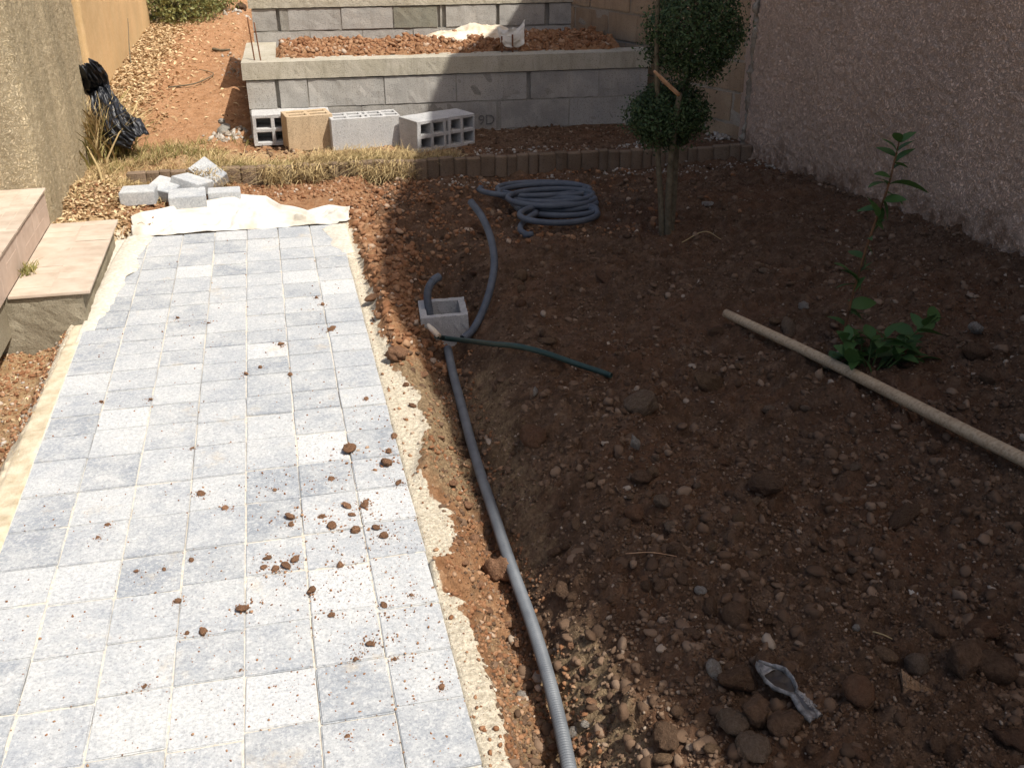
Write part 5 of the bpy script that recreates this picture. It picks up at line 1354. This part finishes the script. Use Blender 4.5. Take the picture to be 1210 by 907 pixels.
# ground behind the path end, behind the edging, dirt track, low ground at left
field('red_soil_crumbs', 5200, lambda n: (rng.uniform(-1.1, 0.85, n), rng.uniform(5.45, 6.15, n)), psize(0.003, 0.013, 2.4), ROCK20, M['clod_red'], 0.2, keep=lambda x, y: y > 5.5 + 0.2 * (np.abs(x) < .3))
field('red_soil_crumbs', 2600, lambda n: (rng.uniform(-0.2, 2.9, n), rng.uniform(6.2, 7.0, n)), psize(0.004, 0.014, 2.4), ROCK20, M['clod_dark'], 0.2)
field('track_grit', 2600, lambda n: (rng.uniform(-1.1, -0.15, n), rng.uniform(6.6, 13, n)), psize(0.003, 0.009, 3.2), ROCK20, M['track_clod'], 0.05)
field('low_ground_grit', 3800, lambda n: (rng.uniform(-1.45, -0.92, n), rng.uniform(2.6, 4.25, n)), psize(0.0025, 0.011, 2.6), ROCK20, M['clod_red'], 0.2)
field('pale_grit', 300, lambda n: (rng.uniform(-1.45, -0.90, n), rng.uniform(2.6, 4.25, n)), psize(0.003, 0.010, 2.2), ROCK20, M['gravel_white'], 0.2)
# pale gravel strips in front of and behind the edging, corner rubble, wall foot
def strip(u0, v0, u1, v1, n, jit, name='pale_gravel', lo=.004, hi=.013, pw=2.0):
    a, b = on_ground(u0, v0), on_ground(u1, v1)
    t = rng.random(n); t = t[(fbm(t * 7 + u0, t * 0 + 1, 3, 1201) > -0.18)]; n = len(t)
    x = a.x + (b.x - a.x) * t + rng.normal(0, jit, n); y = a.y + (b.y - a.y) * t + rng.normal(0, jit, n)
    s = lo + (hi - lo) * rng.random(n) ** pw
    x = np.minimum(x, 2.97)
    tag(scatter(name, np.stack([x, y, height(x, y) + s * .25], -1), s, ROCK20, M['gravel_white']), kind='stuff')
strip(525, 219, 610, 214, 130, 0.035); strip(640, 211, 745, 205, 160, 0.04); strip(720, 205, 880, 197, 260, 0.06); strip(865, 200, 935, 200, 220, 0.05)
strip(560, 182, 690, 173, 170, 0.05); strip(640, 178, 780, 171, 130, 0.05)
strip(845, 164, 872, 158, 150, 0.045, 'rubble_heap', .008, .028, 1.6)
strip(250, 205, 415, 262, 60, 0.10)
strip(256, 165, 284, 160, 160, 0.05, 'rubble_heap', .006, .022, 1.6)
strip(150, 24, 240, 18, 60, 0.12, 'track_stones', .01, .03)
strip(268, 18, 286, 14, 60, 0.07, 'track_stones', .012, .04)
strip(268, 100, 285, 62, 160, 0.06, 'track_stones', .006, .02)
nn_ = 420; yy_ = rng.uniform(2.6, 6.1, nn_); xx_ = 2.965 - np.abs(rng.normal(0, 0.03, nn_)); s_q = .004 + .010 * rng.random(nn_) ** 2
tag(scatter('wall_foot_grit', np.stack([xx_, yy_, height(xx_, yy_) + s_q * .3], -1), s_q * .8, ROCK20, M['clod_dark']), kind='stuff')

# ------------------------------------------------------------------ dry grass, leaf litter, weeds, shrub
def blades(name, roots, hgt, lean, width, m, seed, droop=0.6, segs=4, parent=None):
    r = np.random.default_rng(seed); n = len(roots)
    az = r.uniform(0, 2 * np.pi, n); H_ = hgt * r.uniform(0.5, 1.25, n); Ln = lean * r.uniform(0.2, 1.3, n)
    t = np.linspace(0, 1, segs + 1)
    dx = np.cos(az)[:, None] * (Ln[:, None] * t ** 1.5 * H_[:, None]); dy = np.sin(az)[:, None] * (Ln[:, None] * t ** 1.5 * H_[:, None])
    dz = H_[:, None] * (t - droop * np.minimum(1.5, Ln[:, None]) * t ** 2.4 * 0.6)
    C = roots[:, None, :] + np.stack([dx, dy, dz], -1)
    C = C + r.normal(0, 0.006, C.shape) * t[None, :, None]
    wv = np.stack([-np.sin(az + .7), np.cos(az + .7), 0 * az], -1)[:, None, :] * (width * r.uniform(.6, 1.3, n))[:, None, None] * (1 - t ** 2 * .9)[None, :, None]
    V = np.stack([C - wv, C + wv], 2).reshape(-1, 3)
    base = (np.arange(n) * (segs + 1) * 2)[:, None, None]
    k = np.arange(segs)[None, :, None] * 2
    F = (base + k + np.array([0, 1, 3, 2])[None, None, :]).reshape(-1, 4)
    o = link(name, np_mesh(name, V, F), m, parent); tag(o, kind='stuff'); return o
def roots_on(n, x0, x1, y0, y1, seed, thr=-0.1, f=5):
    r = np.random.default_rng(seed); x = r.uniform(x0, x1, n); y = r.uniform(y0, y1, n)
    q = fbm(x * f, y * f, 3, seed) > thr; x, y = x[q], y[q]
    return np.stack([x, y, height(x, y) - 0.005], -1)
# the thatch draped over the edging, sunlit part and a little into the shade
blades('dry_grass', roots_on(3600, -0.48, 0.80, 6.16, 6.42, 41, -0.16), 0.10, 1.5, 0.0022, M['straw'], 42)
rr = roots_on(3000, -0.48, 0.82, 6.02, 6.15, 43, -0.08); rr[:, 2] += np.random.default_rng(4).uniform(0, 0.10, len(rr)); blades('dry_grass', rr, 0.085, 1.8, 0.0022, M['straw'], 44, 1.2)
blades('dry_grass', roots_on(900, 0.80, 1.10, 6.14, 6.35, 45, -0.05), 0.075, 1.6, 0.002, M['straw'], 46)
blades('dry_grass', roots_on(2200, -1.12, -0.35, 6.15, 6.95, 47, -0.14), 0.075, 1.5, 0.0022, M['straw'], 48)
blades('half_dry_grass', roots_on(1900, -1.0, -0.15, 6.35, 6.95, 49, 0.02), 0.075, 1.2, 0.0022, M['grass_green'], 50)
blades('half_dry_grass', roots_on(1000, -0.5, 0.65, 6.15, 6.35, 51, 0.0), 0.08, 1.3, 0.0022, M['grass_green'], 52)
blades('dry_grass', roots_on(1500, -0.9, -0.40, 5.98, 6.14, 55, -0.15), 0.075, 1.7, 0.0022, M['straw'], 56, 1.1)
blades('dry_grass', roots_on(700, -1.1, -0.6, 5.7, 6.2, 53, -0.05), 0.06, 1.9, 0.0022, M['straw'], 54)
wq = on_ground(120, 180)
wd = empty('tall_dry_weeds', wq); tag(wd, 'tuft of tall half dry weeds growing against the ochre wall end', 'weeds')
r_ = np.random.default_rng(61); nw = 900
rw = np.stack([r_.normal(0, 0.075, nw), r_.normal(0, 0.12, nw), np.zeros(nw)], -1); rw[:, 2] = height(rw[:, 0] + wq.x, rw[:, 1] + wq.y) - wq.z
blades('stalks', rw[:620], 0.34, 0.75, 0.0062, M['straw'], 62, 0.5, 5, wd)
blades('green_stalks', rw[620:], 0.30, 0.8, 0.0062, M['grass_green'], 63, 0.5, 5, wd)
def flat_leaves(name, x, y, z, size, m, seed):
    r = np.random.default_rng(seed); n = len(x)
    a = r.uniform(0, 6.28, n); s = size * r.uniform(.5, 1.4, n)
    ux = np.stack([np.cos(a), np.sin(a), r.normal(0, .5, n)], -1); ux /= np.linalg.norm(ux, axis=1)[:, None]
    uy = np.cross(r.normal(0, .35, (n, 3)) + [0, 0, 1], ux); uy /= np.linalg.norm(uy, axis=1)[:, None]; uz = np.cross(ux, uy)
    P = np.stack([x, y, z + s * .35], -1); s = s[:, None]
    V = np.stack([P - ux * s, P - uy * s * .45 + uz * s * .22, P + ux * s, P + uy * s * .45 + uz * s * .22], 1).reshape(-1, 3)
    F = (np.arange(n)[:, None, None] * 4 + np.array([[0, 1, 2], [0, 2, 3]])[None]).reshape(-1, 3)
    o = link(name, np_mesh(name, V, F), m); tag(o, kind='stuff'); return o
n = 3600; x = rng.uniform(-1.13, -0.66, n); y = rng.uniform(5.26, 6.3, n); q = rng.random(n) < sstep(-0.60, -0.95, x); x, y = x[q], y[q]
flat_leaves('leaf_litter', x, y, height(x, y), 0.015, M['dead_leaf'], 71)
n = 8000; x = -1.2 + np.abs(rng.normal(0, 0.20, n)); y = rng.uniform(7.3, 13.5, n)
flat_leaves('leaf_litter', x, y, height(x, y), 0.019, M['dead_leaf'], 72)
n = 500; x = rng.uniform(-0.9, -0.1, n); y = rng.uniform(6.2, 12.5, n)
flat_leaves('leaf_litter', x, y, height(x, y), 0.018, M['dead_leaf'], 73)
n = 260; x = rng.uniform(-1.4, -0.9, n); y = rng.uniform(2.8, 4.2, n)
flat_leaves('leaf_litter', x, y, height(x, y), 0.010, M['dead_leaf'], 74)
sb = Vector((-0.98, 12.75, H1(-0.98, 12.75)))
sh = empty('wild_shrub', sb); tag(sh, 'bushy grey green shrub at the far end of the yellow wall', 'shrub')
leaf_cloud('foliage', (0.05, -0.15, 0.30), 0.50, 9000, 0.020, M['shrub_leaf'], sh, 81, (1.0, 1.0, 1.1), 0.3)
leaf_cloud('foliage', (0.40, 0.5, 0.22), 0.30, 2500, 0.020, M['shrub_leaf'], sh, 82, (1.1, 1.0, 0.9), 0.3)
bm = bmesh.new(); r_ = random.Random(3)
for k in range(26):
    d = Vector((r_.gauss(0, .5), r_.gauss(0, .5), 1)).normalized(); Ls = r_.uniform(.3, .6)
    bmesh.ops.create_cone(bm, segments=5, radius1=0.010, radius2=0.003, depth=Ls, matrix=Matrix.Translation(d * Ls * .5) @ d.to_track_quat('Z', 'Y').to_matrix().to_4x4())
link('stems', bm_mesh('stems', bm), M['bark'], sh)
# small weed growing in the corner of the steps
wp = Vector((-1.09, 4.50, 0.131)); wk = empty('step_weed', wp); tag(wk, 'small green weed sprouting at the foot of the tiled riser', 'weed')
r_ = np.random.default_rng(66); rw = np.stack([r_.normal(0, .016, 70), r_.normal(0, .035, 70), np.zeros(70)], -1)
blades('leaves', rw, 0.045, 0.9, 0.003, M['grass_green'], 67, 0.6, 3, wk)
# dry twigs
def twig(label, pts, r, m='bark'):
    o = link('twig', tube_mesh('twig', resample(catmull(pts, 6), 0.01), [r, r * .8, r * .5], 6), M[m]); tag(o, label, 'twig', 'dry twigs lying on the ground')
g = lambda u, v, l=0.006: on_ground(u, v, 0) + Vector((0, 0, l))
twig('thin straight reddish twig on the dark soil near the clods', [g(739, 658, .012), g(768, 665, .02), g(798, 675, .012)], 0.0016, 'fresh_wood')
twig('pale short splinter in the front right soil', [g(1030, 752, .01), g(1041, 757, .014), g(1053, 763, .01)], 0.0022, 'straw')
twig('pale curved straw right of the tree foot', [g(806, 283, .01), g(832, 277, .02), g(852, 284, .01)], 0.003, 'straw')
twig('curved bare twig lying across the dirt track', [g(199, 104, .02), g(228, 101, .02), g(246, 95, .02), g(252, 89, .02), g(236, 86, .02)], 0.006)
twig('dark stick lying at the right of the dirt track', [g(252, 60, .02), g(262, 61, .02), g(272, 61, .02)], 0.016)
twig('tall dead stalk standing against the yellow wall', [at_x(155, 78, -1.12), at_x(153, 60, -1.14), at_x(152, 40, -1.15), at_x(151, 22, -1.15)], 0.006)
twig('pale dead stem leaning at the corner of the ochre wall', [g(122, 220, .01), g(117, 205, .05), g(106, 192, .12), g(97, 185, .16)], 0.009, 'straw')

# ------------------------------------------------------------------ litter on the soil: wrapper, broken tile, scraps
w0, w1 = on_ground(893, 796), on_ground(963, 856)
L = (w1 - w0).length; az = math.atan2(w1.y - w0.y, w1.x - w0.x)
wr = empty('plastic_wrapper', (w0 + w1) / 2 + Vector((0, 0, 0.022)), (0, R(4), az)); tag(wr, 'torn clear plastic wrapper with a printed label among the clods', 'wrapper')
U, V = np.meshgrid(np.linspace(0, 1, 44), np.linspace(0, 1, 9))
def wid(t): return np.interp(t, [0, .12, .3, .45, .62, .8, 1], [.006, .018, .030, .028, .012, .020, .018])
for nm, sgn in (('edge_fold', 1), ('edge_fold', -1)):
    X = (U - .5) * L; Y = sgn * (wid(U) - 0.0055 * V * (1 + 1.6 * (U > .62)) ) ; Z = 0.010 * np.sin(V * 3.1) + 0.006 * fbm(U * 9, V * 2, 3, 1301 + sgn) + 0.012 * np.sin(U * math.pi)
    o = link(nm, grid_mesh(nm, np.stack([X, Y, Z], -1)), M['foil'], wr); o.modifiers.new('thickness', 'SOLIDIFY').thickness = 0.0012
U, V = np.meshgrid(np.linspace(.66, 1, 18), np.linspace(-1, 1, 14))
X = (U - .5) * L; Y = V * wid(U) * .9; Z = 0.008 * (1 - V ** 2) + 0.012 * np.sin(U * math.pi) + 0.004 * fbm(U * 14, V * 4, 3, 1311)
o = link('printed_end', grid_mesh('printed_end', np.stack([X, Y, Z], -1)), simple('dark_print', [(0.3, (0.05, 0.05, 0.055)), (0.7, (0.12, 0.12, 0.125))], 40, 3, rough=0.35, spec=.5), wr); o.modifiers.new('thickness', 'SOLIDIFY').thickness = 0.001
U, V = np.meshgrid(np.linspace(0.0, .22, 14), np.linspace(-1, 1, 10))
X = (U - .5) * L; Y = V * wid(U) * .95; Z = 0.006 * (1 - V ** 2) + 0.012 * np.sin(U * math.pi) + 0.004 * fbm(U * 20, V * 4, 3, 1321)
o = link('torn_end', grid_mesh('torn_end', np.stack([X, Y, Z], -1)), M['foil'], wr); o.modifiers.new('thickness', 'SOLIDIFY').thickness = 0.001
U, V = np.meshgrid(np.linspace(.10, .66, 20), np.linspace(-1, 1, 8))
X = (U - .5) * L; Y = V * (wid(U) - .004); Z = 0.002 + 0.010 * np.sin(U * math.pi) + 0.007 * fbm(U * 11, V * 2.5, 3, 1331)
o = link('film', grid_mesh('film', np.stack([X, Y, Z], -1)), simple('dull_film', [(0.3, (0.035, 0.028, 0.022)), (0.7, (0.085, 0.07, 0.058))], 30, 4, rough=0.4, spec=.35, bump=.5, bscale=60), wr)
tx = text_mesh('print', 'NSF', 0.022, 0.0004, 'CENTER')
link('print', tx, M['foil'], wr, (L * 0.33, 0.0, 0.0255), (0, R(6), 0))
# broken tile shard standing in the soil
sq = on_ground(1066, 812)
bm = bmesh.new()
prof2 = [(0, 0.0), (0.0, 0.052), (0.030, 0.030), (0.062, 0.016), (0.066, -0.012), (0.0, -0.012)]
prof2 = [(0, -0.02), (0, 0.060), (0.012, 0.050), (0.040, 0.030), (0.070, 0.018), (0.075, -0.02)]
f_ = [bm.verts.new((a, 0, b)) for a, b in prof2]; b_ = [bm.verts.new((a, 0.009, b)) for a, b in prof2]
bm.faces.new(f_[::-1]); bm.faces.new(b_)
for i in range(len(f_)): bm.faces.new((f_[i], f_[(i + 1) % len(f_)], b_[(i + 1) % len(f_)], b_[i]))
bmesh.ops.recalc_face_normals(bm, faces=bm.faces)
o = link('tile_shard', bm_mesh('tile_shard', bm), M['stone_tan'], None, (sq.x - .005, sq.y - .02, sq.z), (R(-48), R(4), R(-12))); tag(o, 'triangular broken tile shard sticking out of the front right soil', 'tile shard')
for u, v, lab in [(1079, 690, 'small white paper scrap, left of two in the right front soil'), (1085, 692, 'small white paper scrap, right of two in the right front soil'), (861, 106, 'pale paper scrap stuck on the old block wall foot')]:
    if v < 200: continue
    p = on_ground(u, v)
    U, V = np.meshgrid(np.linspace(-1, 1, 7), np.linspace(-1, 1, 7)); s = 0.007
    o = link('paper_scrap', grid_mesh('paper_scrap', np.stack([U * s, V * s * .8, 0.004 + 0.012 * fbm(U * 1.3 + u, V * 1.3, 3, u)], -1)), M['cloth'], None, p + Vector((0, 0, .004)), (.2, .3, u)); o.modifiers.new('thickness', 'SOLIDIFY').thickness = 0.0008
    tag(o, lab, 'paper scrap')
